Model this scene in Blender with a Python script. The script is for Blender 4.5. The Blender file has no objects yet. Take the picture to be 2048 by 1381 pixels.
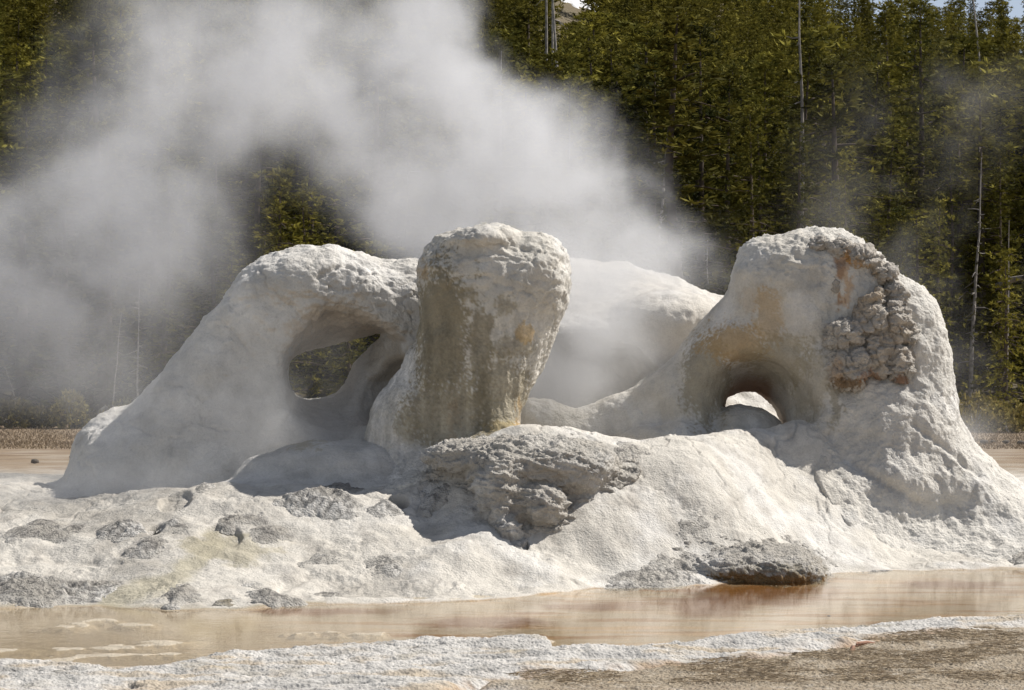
import bpy, math, random, time
import numpy as np

T0 = time.time()
rng = np.random.default_rng(7)
random.seed(7)
scene = bpy.context.scene
COL = scene.collection

# ------------------------------------------------------------------ camera
F, CX, HY, CAMZ = 4096.0, 1024.0, 730.0, 2.2      # focal length and horizon in photograph pixels (2048 wide)
cam_data = bpy.data.cameras.new('camera')
cam_data.lens = 36.0 * F / 2048
cam_data.sensor_width = 36.0
cam_data.shift_y = (HY - 690.5) / 2048
cam_data.clip_end = 3000
cam = bpy.data.objects.new('camera', cam_data)
cam.location = (0, 0, CAMZ)
cam.rotation_euler = (math.radians(90), 0, 0)
COL.objects.link(cam)
scene.camera = cam

# ------------------------------------------------------------------ light
SUN = np.array([0.62, 0.21, 0.755]); SUN /= np.linalg.norm(SUN)
el = math.asin(SUN[2]); az = math.atan2(SUN[0], SUN[1])
world = bpy.data.worlds.new('World')
scene.world = world
world.use_nodes = True
wn = world.node_tree.nodes
sky = wn.new('ShaderNodeTexSky')
sky.sky_type = 'NISHITA'; sky.sun_disc = False
sky.sun_elevation = el; sky.sun_rotation = az
sky.altitude = 2200; sky.air_density = 1.0; sky.dust_density = 1.0
hs = wn.new('ShaderNodeHueSaturation'); hs.inputs['Saturation'].default_value = 0.55      # desaturated sky light, so shade turns less blue
world.node_tree.links.new(sky.outputs[0], hs.inputs['Color'])
world.node_tree.links.new(hs.outputs[0], wn['Background'].inputs[0])
wn['Background'].inputs[1].default_value = 0.075
sd = bpy.data.lights.new('sun', 'SUN')
sd.energy = 4.2; sd.angle = math.radians(0.53); sd.color = (1.0, 0.95, 0.87)
so = bpy.data.objects.new('sun', sd)
from mathutils import Vector
so.rotation_euler = Vector(tuple(SUN)).to_track_quat('Z', 'Y').to_euler()
so.location = (20, 10, 30)
COL.objects.link(so)
scene.view_settings.view_transform = 'Standard'
scene.view_settings.look = 'None'
scene.view_settings.exposure = 0.5
scene.view_settings.gamma = 1.0
scene.cycles.use_denoising = True
scene.cycles.max_bounces = 8
scene.cycles.diffuse_bounces = 3
scene.cycles.transparent_max_bounces = 12
scene.cycles.volume_bounces = 2
scene.cycles.volume_step_rate = 1.5
scene.cycles.volume_max_steps = 256


def P(px, py, Y):
    return np.array([(px - CX) * Y / F, Y, CAMZ + (HY - py) * Y / F])


# ------------------------------------------------------------------ numpy noise
_perm = rng.permutation(256).astype(np.int32)
_perm = np.concatenate([_perm, _perm, _perm])
_g = rng.normal(size=(256, 3)); _g /= np.linalg.norm(_g, axis=1)[:, None]
_g = _g.astype(np.float32)
_r = rng.random((256, 3)).astype(np.float32)


def perlin(p):
    p = np.asarray(p, dtype=np.float32)
    i = np.floor(p); f = p - i
    i = i.astype(np.int32) & 255
    u = f * f * f * (f * (f * 6 - 15) + 10)
    out = np.zeros(len(p), np.float32)
    for dx in (0, 1):
        a = _perm[(i[:, 0] + dx) & 255]
        wx = u[:, 0] if dx else 1 - u[:, 0]
        for dy in (0, 1):
            b = _perm[(a + i[:, 1] + dy) & 255]
            wy = u[:, 1] if dy else 1 - u[:, 1]
            for dz in (0, 1):
                g = _g[_perm[(b + i[:, 2] + dz) & 255]]
                wz = u[:, 2] if dz else 1 - u[:, 2]
                d = g[:, 0] * (f[:, 0] - dx) + g[:, 1] * (f[:, 1] - dy) + g[:, 2] * (f[:, 2] - dz)
                out += wx * wy * wz * d
    return out * 1.5


def fbm(p, scale, octv=4, gain=0.5, lac=2.07, off=0.0):
    p = np.asarray(p, dtype=np.float32) * scale + off
    a = 1.0; s = np.zeros(len(p), np.float32); tot = 0
    for k in range(octv):
        s += a * perlin(p + 17.3 * k)
        tot += a; a *= gain; p = p * lac
    return s / tot


def ridged(p, scale, octv=3, gain=0.5, off=0.0):
    p = np.asarray(p, dtype=np.float32) * scale + off
    a = 1.0; s = np.zeros(len(p), np.float32); tot = 0
    for k in range(octv):
        s += a * (1 - np.abs(perlin(p + 9.1 * k)) * 2)
        tot += a; a *= gain; p = p * 2.1
    return s / tot


def worley(p, scale, off=0.0):
    """distance to nearest and second nearest scattered point"""
    p = np.asarray(p, dtype=np.float32) * scale + off
    i = np.floor(p).astype(np.int32); f = p - i
    f1 = np.full(len(p), 9., np.float32); f2 = f1.copy()
    for dx in (-1, 0, 1):
        for dy in (-1, 0, 1):
            for dz in (-1, 0, 1):
                h = _perm[(_perm[(_perm[(i[:, 0] + dx) & 255] + i[:, 1] + dy) & 255] + i[:, 2] + dz) & 255]
                q = _r[h]
                d = (q[:, 0] + dx - f[:, 0]) ** 2 + (q[:, 1] + dy - f[:, 1]) ** 2 + (q[:, 2] + dz - f[:, 2]) ** 2
                m = d < f1
                f2 = np.where(m, f1, np.minimum(f2, d)); f1 = np.where(m, d, f1)
    return np.sqrt(f1), np.sqrt(f2)


def smooth(a, b, x):
    t = np.clip((x - a) / (b - a), 0, 1)
    return t * t * (3 - 2 * t)


def smin(a, b, k):
    h = np.clip(0.5 + 0.5 * (b - a) / k, 0, 1)
    return b * (1 - h) + a * h - k * h * (1 - h)


def smax(a, b, k):
    return -smin(-a, -b, k)


# ------------------------------------------------------------------ mesh helpers
def mesh_from(name, V, Q, color=None, smooth_=True):
    me = bpy.data.meshes.new(name)
    V = np.asarray(V, np.float32); Q = np.asarray(Q, np.int32)
    n, k = Q.shape
    me.vertices.add(len(V)); me.vertices.foreach_set('co', V.ravel())
    me.loops.add(n * k); me.loops.foreach_set('vertex_index', Q.ravel())
    me.polygons.add(n)
    me.polygons.foreach_set('loop_start', np.arange(0, n * k, k, dtype=np.int32))
    me.polygons.foreach_set('loop_total', np.full(n, k, np.int32))
    me.update(calc_edges=True)
    me.polygons.foreach_set('use_smooth', np.full(n, smooth_, bool))
    if color is not None:
        at = me.color_attributes.new('tint', 'FLOAT_COLOR', 'POINT')
        at.data.foreach_set('color', np.asarray(color, np.float32).ravel())
    return me


def link(name, me, mat, parent=None, label=None, cat=None, group=None, kind=None):
    o = bpy.data.objects.new(name, me)
    if mat is not None and me is not None and not me.materials:
        me.materials.append(mat)
    COL.objects.link(o)
    if parent is not None:
        o.parent = parent
        o.matrix_parent_inverse = parent.matrix_world.inverted() if False else o.matrix_parent_inverse
    if label: o['label'] = label
    if cat: o['category'] = cat
    if group: o['group'] = group
    if kind: o['kind'] = kind
    return o


def vnormals(V, Q):
    n = np.zeros_like(V)
    a = V[Q[:, 2]] - V[Q[:, 0]]; b = V[Q[:, 3]] - V[Q[:, 1]]
    fn = np.cross(a, b)
    for k in range(4):
        for c in range(3):
            n[:, c] += np.bincount(Q[:, k], weights=fn[:, c], minlength=len(V))
    return n / (np.linalg.norm(n, axis=1)[:, None] + 1e-12)


def surface_nets(f, org, h):
    s = f < 0
    nx, ny, nz = f.shape
    c = np.zeros((nx - 1, ny - 1, nz - 1), np.uint8)
    for dx in (0, 1):
        for dy in (0, 1):
            for dz in (0, 1):
                c += s[dx:nx - 1 + dx, dy:ny - 1 + dy, dz:nz - 1 + dz]
    act = (c > 0) & (c < 8)
    I, J, K = np.nonzero(act)
    idx = np.full(act.shape, -1, np.int32); idx[I, J, K] = np.arange(len(I))
    acc = np.zeros((len(I), 3)); cnt = np.zeros(len(I))
    cor = [(0, 0, 0), (1, 0, 0), (0, 1, 0), (1, 1, 0), (0, 0, 1), (1, 0, 1), (0, 1, 1), (1, 1, 1)]
    vals = [f[I + a, J + b, K + d] for a, b, d in cor]
    for e0 in range(8):
        for ax in range(3):
            if cor[e0][ax]: continue
            e1 = e0 + (1 << ax)
            v0, v1 = vals[e0], vals[e1]
            m = (v0 < 0) != (v1 < 0)
            t = np.where(m, v0 / np.where(m, v0 - v1, 1), 0)
            for q in range(3):
                acc[:, q] += np.where(m, cor[e0][q] + (t if q == ax else 0), 0)
            cnt += m
    V = (np.stack([I, J, K], 1) + acc / cnt[:, None]) * h + np.array(org)
    Q = []
    # x edges
    for ax in range(3):
        sl0 = [slice(None)] * 3; sl1 = [slice(None)] * 3
        sl0[ax] = slice(0, -1); sl1[ax] = slice(1, None)
        a = s[tuple(sl0)]; b = s[tuple(sl1)]
        ch = a != b
        o1, o2 = [(1, 2), (2, 0), (0, 1)][ax]
        sl = [slice(None)] * 3; sl[o1] = slice(1, -1); sl[o2] = slice(1, -1)
        ii = np.array(np.nonzero(ch[tuple(sl)])); ii[o1] += 1; ii[o2] += 1
        flip = a[tuple(ii)]
        def cell(d1, d2):
            q = ii.copy(); q[o1] += d1; q[o2] += d2
            return idx[tuple(q)]
        q = np.stack([cell(-1, -1), cell(0, -1), cell(0, 0), cell(-1, 0)], 1)
        q[~flip] = q[~flip][:, ::-1]
        Q.append(q)
    return V.astype(np.float64), np.concatenate(Q)


def chaikin(poly, n=2):
    p = np.array(poly, float)
    for _ in range(n):
        q = np.roll(p, -1, axis=0)
        p = np.stack([p * .75 + q * .25, p * .25 + q * .75], 1).reshape(-1, 2)
    return p


def sdf_poly(x, z, poly):
    d = np.full(x.shape, 1e9); ins = np.zeros(x.shape, bool)
    n = len(poly)
    for i in range(n):
        ax, az_ = poly[i]; bx, bz = poly[(i + 1) % n]
        ex, ez = bx - ax, bz - az_
        L = ex * ex + ez * ez + 1e-12
        t = np.clip(((x - ax) * ex + (z - az_) * ez) / L, 0, 1)
        d = np.minimum(d, (x - ax - t * ex) ** 2 + (z - az_ - t * ez) ** 2)
        if abs(ez) > 1e-9:
            cr = ((az_ > z) != (bz > z)) & (x < ex * (z - az_) / ez + ax)
            ins ^= cr
    d = np.sqrt(d)
    return np.where(ins, -d, d)


def px_poly(pts, Y, n=2):
    return chaikin([tuple(P(a, b, Y)[[0, 2]]) for a, b in pts], n)


def inflate(X, Yg, Z, d2, yc, T, R):
    q = np.maximum(R + d2, 0) / R
    return (np.sqrt(q * q + ((Yg - yc) / T) ** 2) - 1) * np.minimum(R, T)


def ell(X, Y, Z, c, r):
    k = np.sqrt(((X - c[0]) / r[0]) ** 2 + ((Y - c[1]) / r[1]) ** 2 + ((Z - c[2]) / r[2]) ** 2)
    return (k - 1) * min(r)


def capsule(X, Y, Z, a, b, ra, rb):
    a = np.array(a); b = np.array(b); e = b - a
    t = np.clip(((X - a[0]) * e[0] + (Y - a[1]) * e[1] + (Z - a[2]) * e[2]) / (e @ e), 0, 1)
    return np.sqrt((X - a[0] - t * e[0]) ** 2 + (Y - a[1] - t * e[1]) ** 2 + (Z - a[2] - t * e[2]) ** 2) - (ra + (rb - ra) * t)


# ------------------------------------------------------------------ materials
def newmat(name):
    m = bpy.data.materials.new(name); m.use_nodes = True
    nt = m.node_tree
    b = nt.nodes['Principled BSDF']
    return m, nt, b


def sinter_mat(name, fine=1.0, rough=0.85, spec=0.25, bumpdist=0.02):
    """pale mineral crust: the colour comes with the mesh, the shader adds speckle and pitting"""
    m, nt, b = newmat(name)
    N = nt.nodes.new; L = nt.links.new
    geo = N('ShaderNodeNewGeometry')
    att = N('ShaderNodeAttribute'); att.attribute_name = 'tint'
    n1 = N('ShaderNodeTexNoise'); n1.inputs['Scale'].default_value = 5 * fine; n1.inputs['Detail'].default_value = 9
    n1.inputs['Roughness'].default_value = 0.68
    n2 = N('ShaderNodeTexNoise'); n2.inputs['Scale'].default_value = 45 * fine; n2.inputs['Detail'].default_value = 6
    n2.inputs['Roughness'].default_value = 0.7
    vo = N('ShaderNodeTexVoronoi'); vo.inputs['Scale'].default_value = 38 * fine; vo.feature = 'SMOOTH_F1'
    for n in (n1, n2, vo): L(geo.outputs['Position'], n.inputs['Vector'])
    r1 = N('ShaderNodeMapRange'); r1.inputs[1].default_value = .3; r1.inputs[2].default_value = .7
    r1.inputs[3].default_value = .84; r1.inputs[4].default_value = 1.1
    L(n1.outputs[0], r1.inputs[0])
    r2 = N('ShaderNodeMapRange'); r2.inputs[1].default_value = .32; r2.inputs[2].default_value = .55
    r2.inputs[3].default_value = .86; r2.inputs[4].default_value = 1.02
    L(n2.outputs[0], r2.inputs[0])
    mu = N('ShaderNodeMath'); mu.operation = 'MULTIPLY'; L(r1.outputs[0], mu.inputs[0]); L(r2.outputs[0], mu.inputs[1])
    vm = N('ShaderNodeVectorMath'); vm.operation = 'SCALE'; L(att.outputs['Color'], vm.inputs[0]); L(mu.outputs[0], vm.inputs['Scale'])
    L(vm.outputs[0], b.inputs['Base Color'])
    # bump: pits + grain, stronger where the mesh says crusty (alpha)
    a1 = N('ShaderNodeMath'); a1.operation = 'MULTIPLY'; L(vo.outputs[0], a1.inputs[0]); L(att.outputs['Alpha'], a1.inputs[1])
    a2 = N('ShaderNodeMath'); a2.operation = 'MULTIPLY_ADD'; L(n2.outputs[0], a2.inputs[0]); a2.inputs[1].default_value = 1.2; L(a1.outputs[0], a2.inputs[2])
    a3 = N('ShaderNodeMath'); a3.operation = 'MULTIPLY_ADD'; L(n1.outputs[0], a3.inputs[0]); a3.inputs[1].default_value = 1.3; L(a2.outputs[0], a3.inputs[2])
    bp = N('ShaderNodeBump'); bp.inputs['Strength'].default_value = 0.8; bp.inputs['Distance'].default_value = bumpdist
    L(a3.outputs[0], bp.inputs['Height']); L(bp.outputs[0], b.inputs['Normal'])
    b.inputs['Roughness'].default_value = rough
    b.inputs['Specular IOR Level'].default_value = spec
    return m


M_SINTER = sinter_mat('pale_geyserite', bumpdist=.016)
M_CRUST = sinter_mat('knobbly_crust', fine=1.3, bumpdist=0.028)
M_GROUND = sinter_mat('sinter_ground', fine=1.15, bumpdist=.013)


def simple_mat(name, col, rough=.9, var=.25, scale=8., spec=.2, obj_random=0.0, bump=0.0):
    m, nt, b = newmat(name)
    N = nt.nodes.new; L = nt.links.new
    tc = N('ShaderNodeTexCoord')
    n = N('ShaderNodeTexNoise'); n.inputs['Scale'].default_value = scale; n.inputs['Detail'].default_value = 6
    L(tc.outputs['Object'], n.inputs['Vector'])
    r = N('ShaderNodeMapRange'); r.inputs[1].default_value = .3; r.inputs[2].default_value = .7
    r.inputs[3].default_value = 1 - var; r.inputs[4].default_value = 1 + var
    L(n.outputs[0], r.inputs[0])
    fac = r.outputs[0]
    if obj_random:
        oi = N('ShaderNodeObjectInfo')
        r2 = N('ShaderNodeMapRange'); r2.inputs[3].default_value = 1 - obj_random; r2.inputs[4].default_value = 1 + obj_random
        L(oi.outputs['Random'], r2.inputs[0])
        mm = N('ShaderNodeMath'); mm.operation = 'MULTIPLY'; L(fac, mm.inputs[0]); L(r2.outputs[0], mm.inputs[1]); fac = mm.outputs[0]
    v = N('ShaderNodeVectorMath'); v.operation = 'SCALE'; v.inputs[0].default_value = col; L(fac, v.inputs['Scale'])
    L(v.outputs[0], b.inputs['Base Color'])
    b.inputs['Roughness'].default_value = rough; b.inputs['Specular IOR Level'].default_value = spec
    if bump:
        bp = N('ShaderNodeBump'); bp.inputs['Distance'].default_value = bump; L(n.outputs[0], bp.inputs['Height']); L(bp.outputs[0], b.inputs['Normal'])
    return m


def needle_mat(name, ca, cb):
    """needles: each tree its own shade between two greens, a little light passes through"""
    m, nt, b = newmat(name)
    N = nt.nodes.new; L = nt.links.new
    oi = N('ShaderNodeObjectInfo'); att = N('ShaderNodeAttribute'); att.attribute_name = 'tint'
    mx = N('ShaderNodeMix'); mx.data_type = 'RGBA'
    mx.inputs[6].default_value = (*ca, 1); mx.inputs[7].default_value = (*cb, 1)
    ad = N('ShaderNodeMath'); ad.operation = 'MULTIPLY_ADD'; L(oi.outputs['Random'], ad.inputs[0]); ad.inputs[1].default_value = .5
    sp = N('ShaderNodeSeparateColor'); L(att.outputs['Color'], sp.inputs[0])
    L(sp.outputs[0], ad.inputs[2]); L(ad.outputs[0], mx.inputs[0])
    v = N('ShaderNodeVectorMath'); v.operation = 'SCALE'; L(mx.outputs[2], v.inputs[0])
    mr = N('ShaderNodeMapRange'); mr.inputs[3].default_value = .55; mr.inputs[4].default_value = 1.35
    rb = N('ShaderNodeMath'); rb.operation = 'FRACT'; r7 = N('ShaderNodeMath'); r7.operation = 'MULTIPLY'; r7.inputs[1].default_value = 7.31
    L(oi.outputs['Random'], r7.inputs[0]); L(r7.outputs[0], rb.inputs[0])
    rr = N('ShaderNodeMapRange'); rr.inputs[3].default_value = .48; rr.inputs[4].default_value = 1.5; L(rb.outputs[0], rr.inputs[0])
    mz = N('ShaderNodeMath'); mz.operation = 'MULTIPLY'
    L(sp.outputs[1], mr.inputs[0]); L(mr.outputs[0], mz.inputs[0]); L(rr.outputs[0], mz.inputs[1]); L(mz.outputs[0], v.inputs['Scale'])
    L(v.outputs[0], b.inputs['Base Color'])
    b.inputs['Roughness'].default_value = .8; b.inputs['Specular IOR Level'].default_value = .05
    tr = N('ShaderNodeBsdfTranslucent'); L(v.outputs[0], tr.inputs[0])
    ms = N('ShaderNodeMixShader'); ms.inputs[0].default_value = .22
    L(b.outputs[0], ms.inputs[1]); L(tr.outputs[0], ms.inputs[2])
    L(ms.outputs[0], nt.nodes['Material Output'].inputs['Surface'])
    return m


# ------------------------------------------------------------------ ground shape
SHORE_FAR = [(-400, 1220), (0, 1218), (200, 1213), (330, 1222), (470, 1222), (600, 1211), (850, 1207), (1000, 1200), (1190, 1178),
             (1420, 1170), (1640, 1150), (1760, 1143), (2048, 1139), (2400, 1135)]
SHORE_NEAR = [(-400, 1330), (0, 1322), (130, 1330), (330, 1335), (450, 1312), (560, 1300), (800, 1289), (1000, 1280), (1090, 1276), (1105, 1298),
              (1250, 1296), (1400, 1284), (1600, 1264), (1800, 1246), (2048, 1238), (2400, 1236)]


def shore(tab):
    y = [CAMZ * F / (b - HY) for a, b in tab]
    x = [(a - CX) * yy / F for (a, b), yy in zip(tab, y)]
    return np.array(x), np.array(y)


SFX, SFY = shore(SHORE_FAR); SNX, SNY = shore(SHORE_NEAR)

cp = []
for a, b in SHORE_FAR: cp.append(P(a, b, CAMZ * F / (b - HY)))
for t in [(0, 1150, 19.6), (0, 1080, 20.8), (0, 1000, 22.5), (0, 950, 26.), (-300, 1100, 20.4), (-300, 1000, 22.6),
          (200, 1150, 19.6), (200, 1080, 20.6), (200, 1010, 22.0), (200, 977, 23.5),
          (400, 1150, 19.5), (400, 1080, 20.3), (400, 1015, 21.3), (400, 965, 22.2),
          (600, 1150, 19.8), (600, 1080, 20.6), (600, 1015, 21.3), (600, 965, 21.9),
          (760, 1150, 19.9), (760, 1080, 20.6), (780, 1010, 21.4), (780, 962, 22.0),
          (900, 1150, 19.9), (900, 1088, 20.35), (890, 1040, 21.15), (900, 970, 21.6), (870, 925, 22.2),
          (1000, 1150, 20.1), (1000, 1098, 20.45), (1000, 1040, 21.0), (1000, 940, 21.6), (1000, 868, 22.1),
          (1080, 855, 22.2), (1150, 862, 22.2), (1250, 881, 22.3), (1350, 880, 22.7), (1480, 864, 23.1), (1620, 852, 23.5),
          (1200, 1120, 20.7), (1200, 1050, 20.95), (1200, 970, 21.4), (1200, 910, 21.8),
          (1400, 1110, 21.1), (1400, 1000, 21.5), (1400, 930, 21.9),
          (1600, 1100, 21.8), (1600, 1000, 22.6), (1600, 920, 23.1),
          (1800, 1090, 22.8), (1840, 1030, 23.5), (1720, 950, 23.7),
          (2000, 1095, 22.9), (2000, 1040, 23.9), (2100, 1000, 24.9)]:
    cp.append(P(*t))
for a, z, Y in [(500, .55, 23.2), (700, .55, 23.2), (850, .6, 23.4), (1000, .8, 23.4), (1150, .9, 23.3), (1300, .95, 23.6), (1500, 1.05, 24.1),
                (1700, 1.0, 24.7), (400, .6, 25), (800, .55, 25.5), (1200, .6, 26), (1600, .75, 26.6), (2000, .72, 27.),
                (100, .62, 28.5), (600, .6, 28.5), (1100, .6, 28.5), (1600, .6, 28.5), (2100, .6, 28.5), (-400, .6, 28.5), (2500, .6, 28.5), (2500, .8, 24)]:
    cp.append(np.array([(a - CX) * Y / F, Y, z]))
cp = np.array(cp)


def _tps(r2):
    return 0.5 * r2 * np.log(r2 + 1e-9)


_n = len(cp)
_A = np.zeros((_n + 3, _n + 3))
_d = ((cp[:, None, :2] - cp[None, :, :2]) ** 2).sum(-1)
_A[:_n, :_n] = _tps(_d) + np.eye(_n) * 0.004
_A[:_n, _n:] = np.c_[np.ones(_n), cp[:, :2]]; _A[_n:, :_n] = _A[:_n, _n:].T
_w = np.linalg.solve(_A, np.r_[cp[:, 2], 0, 0, 0])
GX0, GX1, GY0, GY1, GH = -9.0, 9.0, 17.0, 31.0, 0.06
gx = np.arange(GX0, GX1 + GH, GH); gy = np.arange(GY0, GY1 + GH, GH)
gX, gY = np.meshgrid(gx, gy, indexing='ij')
_G = np.zeros(gX.shape) + _w[_n] + _w[_n + 1] * gX + _w[_n + 2] * gY
for i in range(_n):
    _G += _w[i] * _tps((gX - cp[i, 0]) ** 2 + (gY - cp[i, 1]) ** 2)


def bil(A, x, y):
    u = np.clip((x - GX0) / GH, 0, A.shape[0] - 1.001); v = np.clip((y - GY0) / GH, 0, A.shape[1] - 1.001)
    i = u.astype(int); j = v.astype(int); u = u - i; v = v - j
    return A[i, j] * (1 - u) * (1 - v) + A[i + 1, j] * u * (1 - v) + A[i, j + 1] * (1 - u) * v + A[i + 1, j + 1] * u * v


def hillz(x, y):
    hc = np.interp(x * 260 / np.maximum(y, 60), [-110, -40, 0, 25, 43, 65, 90, 140], [78, 70, 62, 50, 42, 38.5, 37, 36])
    t = np.maximum((y - 66) / 194, 0)
    return np.where(y < 260, hc * t ** 1.12, hc * (1 + 0.0 * t) - (np.maximum(y, 260) - 260) * 0.12)


def G(x, y):
    """main height of the ground, without the small relief"""
    x = np.asarray(x, float); y = np.asarray(y, float)
    sf = np.interp(x, SFX, SFY); sn = np.interp(x, SNX, SNY)
    ap = bil(_G, x, y)
    far = 0.6 - 0.22 * smooth(30, 55, y)
    edge = smooth(7.0, 8.8, np.abs(x))
    ap = ap * (1 - edge) + edge * np.clip((y - sf) * .2, 0, .6)
    w = smooth(27.0, 30.5, y)
    z = ap * (1 - w) + far * w
    z = np.where(y > sf, np.maximum(z, 0.02 * np.minimum((y - sf) * 8, 1)), z)
    pool = -0.012 - 0.03 * np.clip(np.minimum((sf - y) / .6, (y - sn) / .8), 0, 1)
    pool = np.where(y < sf, np.maximum(pool, -(sf - y) * 0.5), pool)
    nearz = 0.045 * smooth(0, .35, sn - y) + 0.012 * np.maximum(sn - y, 0)
    z = np.where(y < sf, np.where(y > sn, pool, nearz), z)
    z = z + np.where(y > 60, hillz(x, y), 0)
    return z


def ray_ground(px, py):
    Y = np.linspace(13, 60, 9000)
    z = CAMZ + (HY - py) * Y / F
    g = G((px - CX) * Y / F, Y)
    i = np.argmax(z < g)
    return np.array([(px - CX) * Y[i] / F, Y[i], g[i]])


RUNNEL = [(2300, 1256), (2048, 1262), (1900, 1268), (1780, 1280), (1690, 1300), (1560, 1322), (1380, 1338), (1220, 1352), (1080, 1360), (960, 1378), (900, 1400)]
RUNNEL = np.array([P(a, b, (CAMZ - .03) * F / (b - HY))[:2] for a, b in RUNNEL])
BARS = [  # low mineral bars standing just out of the pool (pixel polyline, half width in m, height)
    ([(130, 1253), (170, 1243), (215, 1240), (265, 1249)], .22, .006),
    ([(-60, 1303), (100, 1298), (210, 1296), (370, 1284)], .24, .007),
    ([(110, 1318), (200, 1312), (330, 1309)], .22, .006),
    ([(600, 1268), (660, 1265), (760, 1269)], .1, .006),
    ([(1000, 1283), (1060, 1279), (1098, 1283)], .06, .012),
]
PITS = [  # small open holes in the sinter (px, py, radius x, radius y, depth)
    (312, 1062, .09, .16, .16), (795, 1004, .12, .16, .15), (1040, 1082, .1, .12, .1), (440, 1068, .26, .3, .06), (350, 1005, .2, .35, .07)]


def polyd(x, y, pts):
    d = np.full(x.shape, 1e9)
    for (ax, ay), (bx, by) in zip(pts[:-1], pts[1:]):
        ex, ey = bx - ax, by - ay
        t = np.clip(((x - ax) * ex + (y - ay) * ey) / (ex * ex + ey * ey), 0, 1)
        d = np.minimum(d, (x - ax - t * ex) ** 2 + (y - ay - t * ey) ** 2)
    return np.sqrt(d)


C_PALE = np.array([.60, .575, .535]); C_WHITE = np.array([.68, .66, .63]); C_GREY = np.array([.36, .35, .335])
C_DARK = np.array([.22, .21, .20]); C_OLIVE = np.array([.31, .268, .185]); C_ORANGE = np.array([.50, .26, .075])
C_RUST = np.array([.22, .09, .03]); C_CREAM = np.array([.58, .50, .37]); C_TAN = np.array([.47, .36, .24])


def mixc(c, d, w):
    return c * (1 - w[:, None]) + np.asarray(d) * w[:, None]


# ------------------------------------------------------------------ the formation pieces (implicit surfaces)
def fillet(d, X, Y, Z, k=.38, cut=None):
    g = G(X[:, :, 0], Y[:, :, 0])[:, :, None]
    gs = (Z - g) * 0.9 + 0.02
    f = smin(d, gs, k)
    return np.maximum(f, d - k * .92)


def build(name, fn, lo, hi, h, mat, disp, paint, parent=None, blend=.38, **kw):
    xs = np.arange(lo[0], hi[0], h); ys = np.arange(lo[1], hi[1], h); zs = np.arange(lo[2], hi[2], h)
    X, Y, Z = np.meshgrid(xs, ys, zs, indexing='ij')
    d = fn(X, Y, Z)
    if blend: d = fillet(d, X, Y, Z, blend)
    V, Q = surface_nets(d.astype(np.float32), (xs[0], ys[0], zs[0]), h)
    nrm = vnormals(V, Q)
    if nrm[:, 2].sum() and (nrm * (V - V.mean(0))).sum() < 0:
        Q = Q[:, ::-1]; nrm = -nrm
    V2 = V + nrm * disp(V, nrm)[:, None]
    nrm2 = vnormals(V2, Q)
    col, crust = paint(V2, nrm2)
    me = mesh_from(name, V2, Q, np.c_[col, crust * np.ones(len(V2))])
    print(name, len(V), round(time.time() - T0, 1))
    return link(name, me, mat, parent, **kw)


def blobs(V, lst, base, Y):
    """colour patches with ragged edges; (px, py, rx px, ry px, colour, strength)"""
    s = Y / F
    wx = fbm(V, 4, 4, .6, off=3) * 24 + fbm(V * [1, 1, .3], 22, 2, off=5) * 16
    fine = fbm(V, 30, 3, .7, off=9) * .7
    px = V[:, 0] / V[:, 1] * F + CX; py = HY - (V[:, 2] - CAMZ) / V[:, 1] * F
    out = base
    for (a, b, rx, ry, c, st) in lst:
        q = np.sqrt(((px - a) / rx) ** 2 + ((py - b) / ry) ** 2)
        q = q + wx / min(rx, ry) * .8 + fine
        out = mixc(out, c, st * (1 - smooth(.7, 1.05, q)))
    return out


def base_tone(V, nrm, pale=C_PALE):
    c = np.repeat(pale[None], len(V), 0)
    n = fbm(V, 1.3, 4, off=11)
    c = mixc(c, C_WHITE, smooth(0, .35, n) * .8)
    c = mixc(c, C_GREY * [1, .98, .94], smooth(.02, .4, -fbm(V, 2.1, 5, off=21)) * .45)
    return c


def cracks(V, scale, width, off=0., stretch=(1, 1, 1)):
    W = V + np.stack([fbm(V, 3, 3, off=o) for o in (1, 4, 7)], 1) * .18
    f1, f2 = worley(W * np.array(stretch), scale, off)
    return 1 - smooth(0, width, f2 - f1)


def strata(V, n=8., tilt=(.12, .35), amp=1., off=0.):
    s_ = (V[:, 2] + V[:, 0] * tilt[0] + V[:, 1] * tilt[1] + .13 * fbm(V, 2.2, 3, off=off)) * n
    f_ = s_ - np.floor(s_)
    return amp * (smooth(0, .25, f_) * (1 - f_) * 1.2 - .4) * smooth(-.25, .15, fbm(V, 2.5, 3, off=off + 7))


def rocky(V, k=1., off=0.):
    W = V + np.stack([fbm(V, 2.5, 3, off=o + off) for o in (1, 5, 9)], 1) * .22
    r_ = ridged(W * [1, 1, 1.7], 2.1, 5, .58, off)
    return k * (.11 * (r_ - .55) + .035 * fbm(W, 9, 4, .62, off=off + 2) + .02 * fbm(V, 26, 3, .6, off=off + 4))


def skin(V, a=1.0, off=0.):
    return a * (fbm(V, .9, 3, off=off) * .09 + fbm(V, 3.2, 4, off=off + 2) * .045 + fbm(V, 12, 4, .6, off=off + 5) * .014)


# ---- left arch
AY = 24.0
ARCH_OUT = [(60, 1060), (125, 990), (150, 935), (185, 872), (228, 826), (270, 803), (296, 768), (345, 722), (385, 664), (438, 608), (480, 552), (520, 528),
            (565, 508), (625, 497), (690, 498), (745, 510), (800, 513), (880, 515), (1000, 560), (1010, 800), (960, 1060)]
H_FRONT = [(566, 762), (573, 695), (603, 648), (648, 614), (706, 622), (748, 645), (795, 668), (815, 702), (806, 770), (760, 830), (705, 866), (640, 864), (590, 822)]
H_BACK = [(584, 772), (583, 732), (610, 707), (680, 686), (768, 660), (778, 668), (735, 704), (700, 738), (680, 780), (640, 798), (602, 794)]


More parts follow.
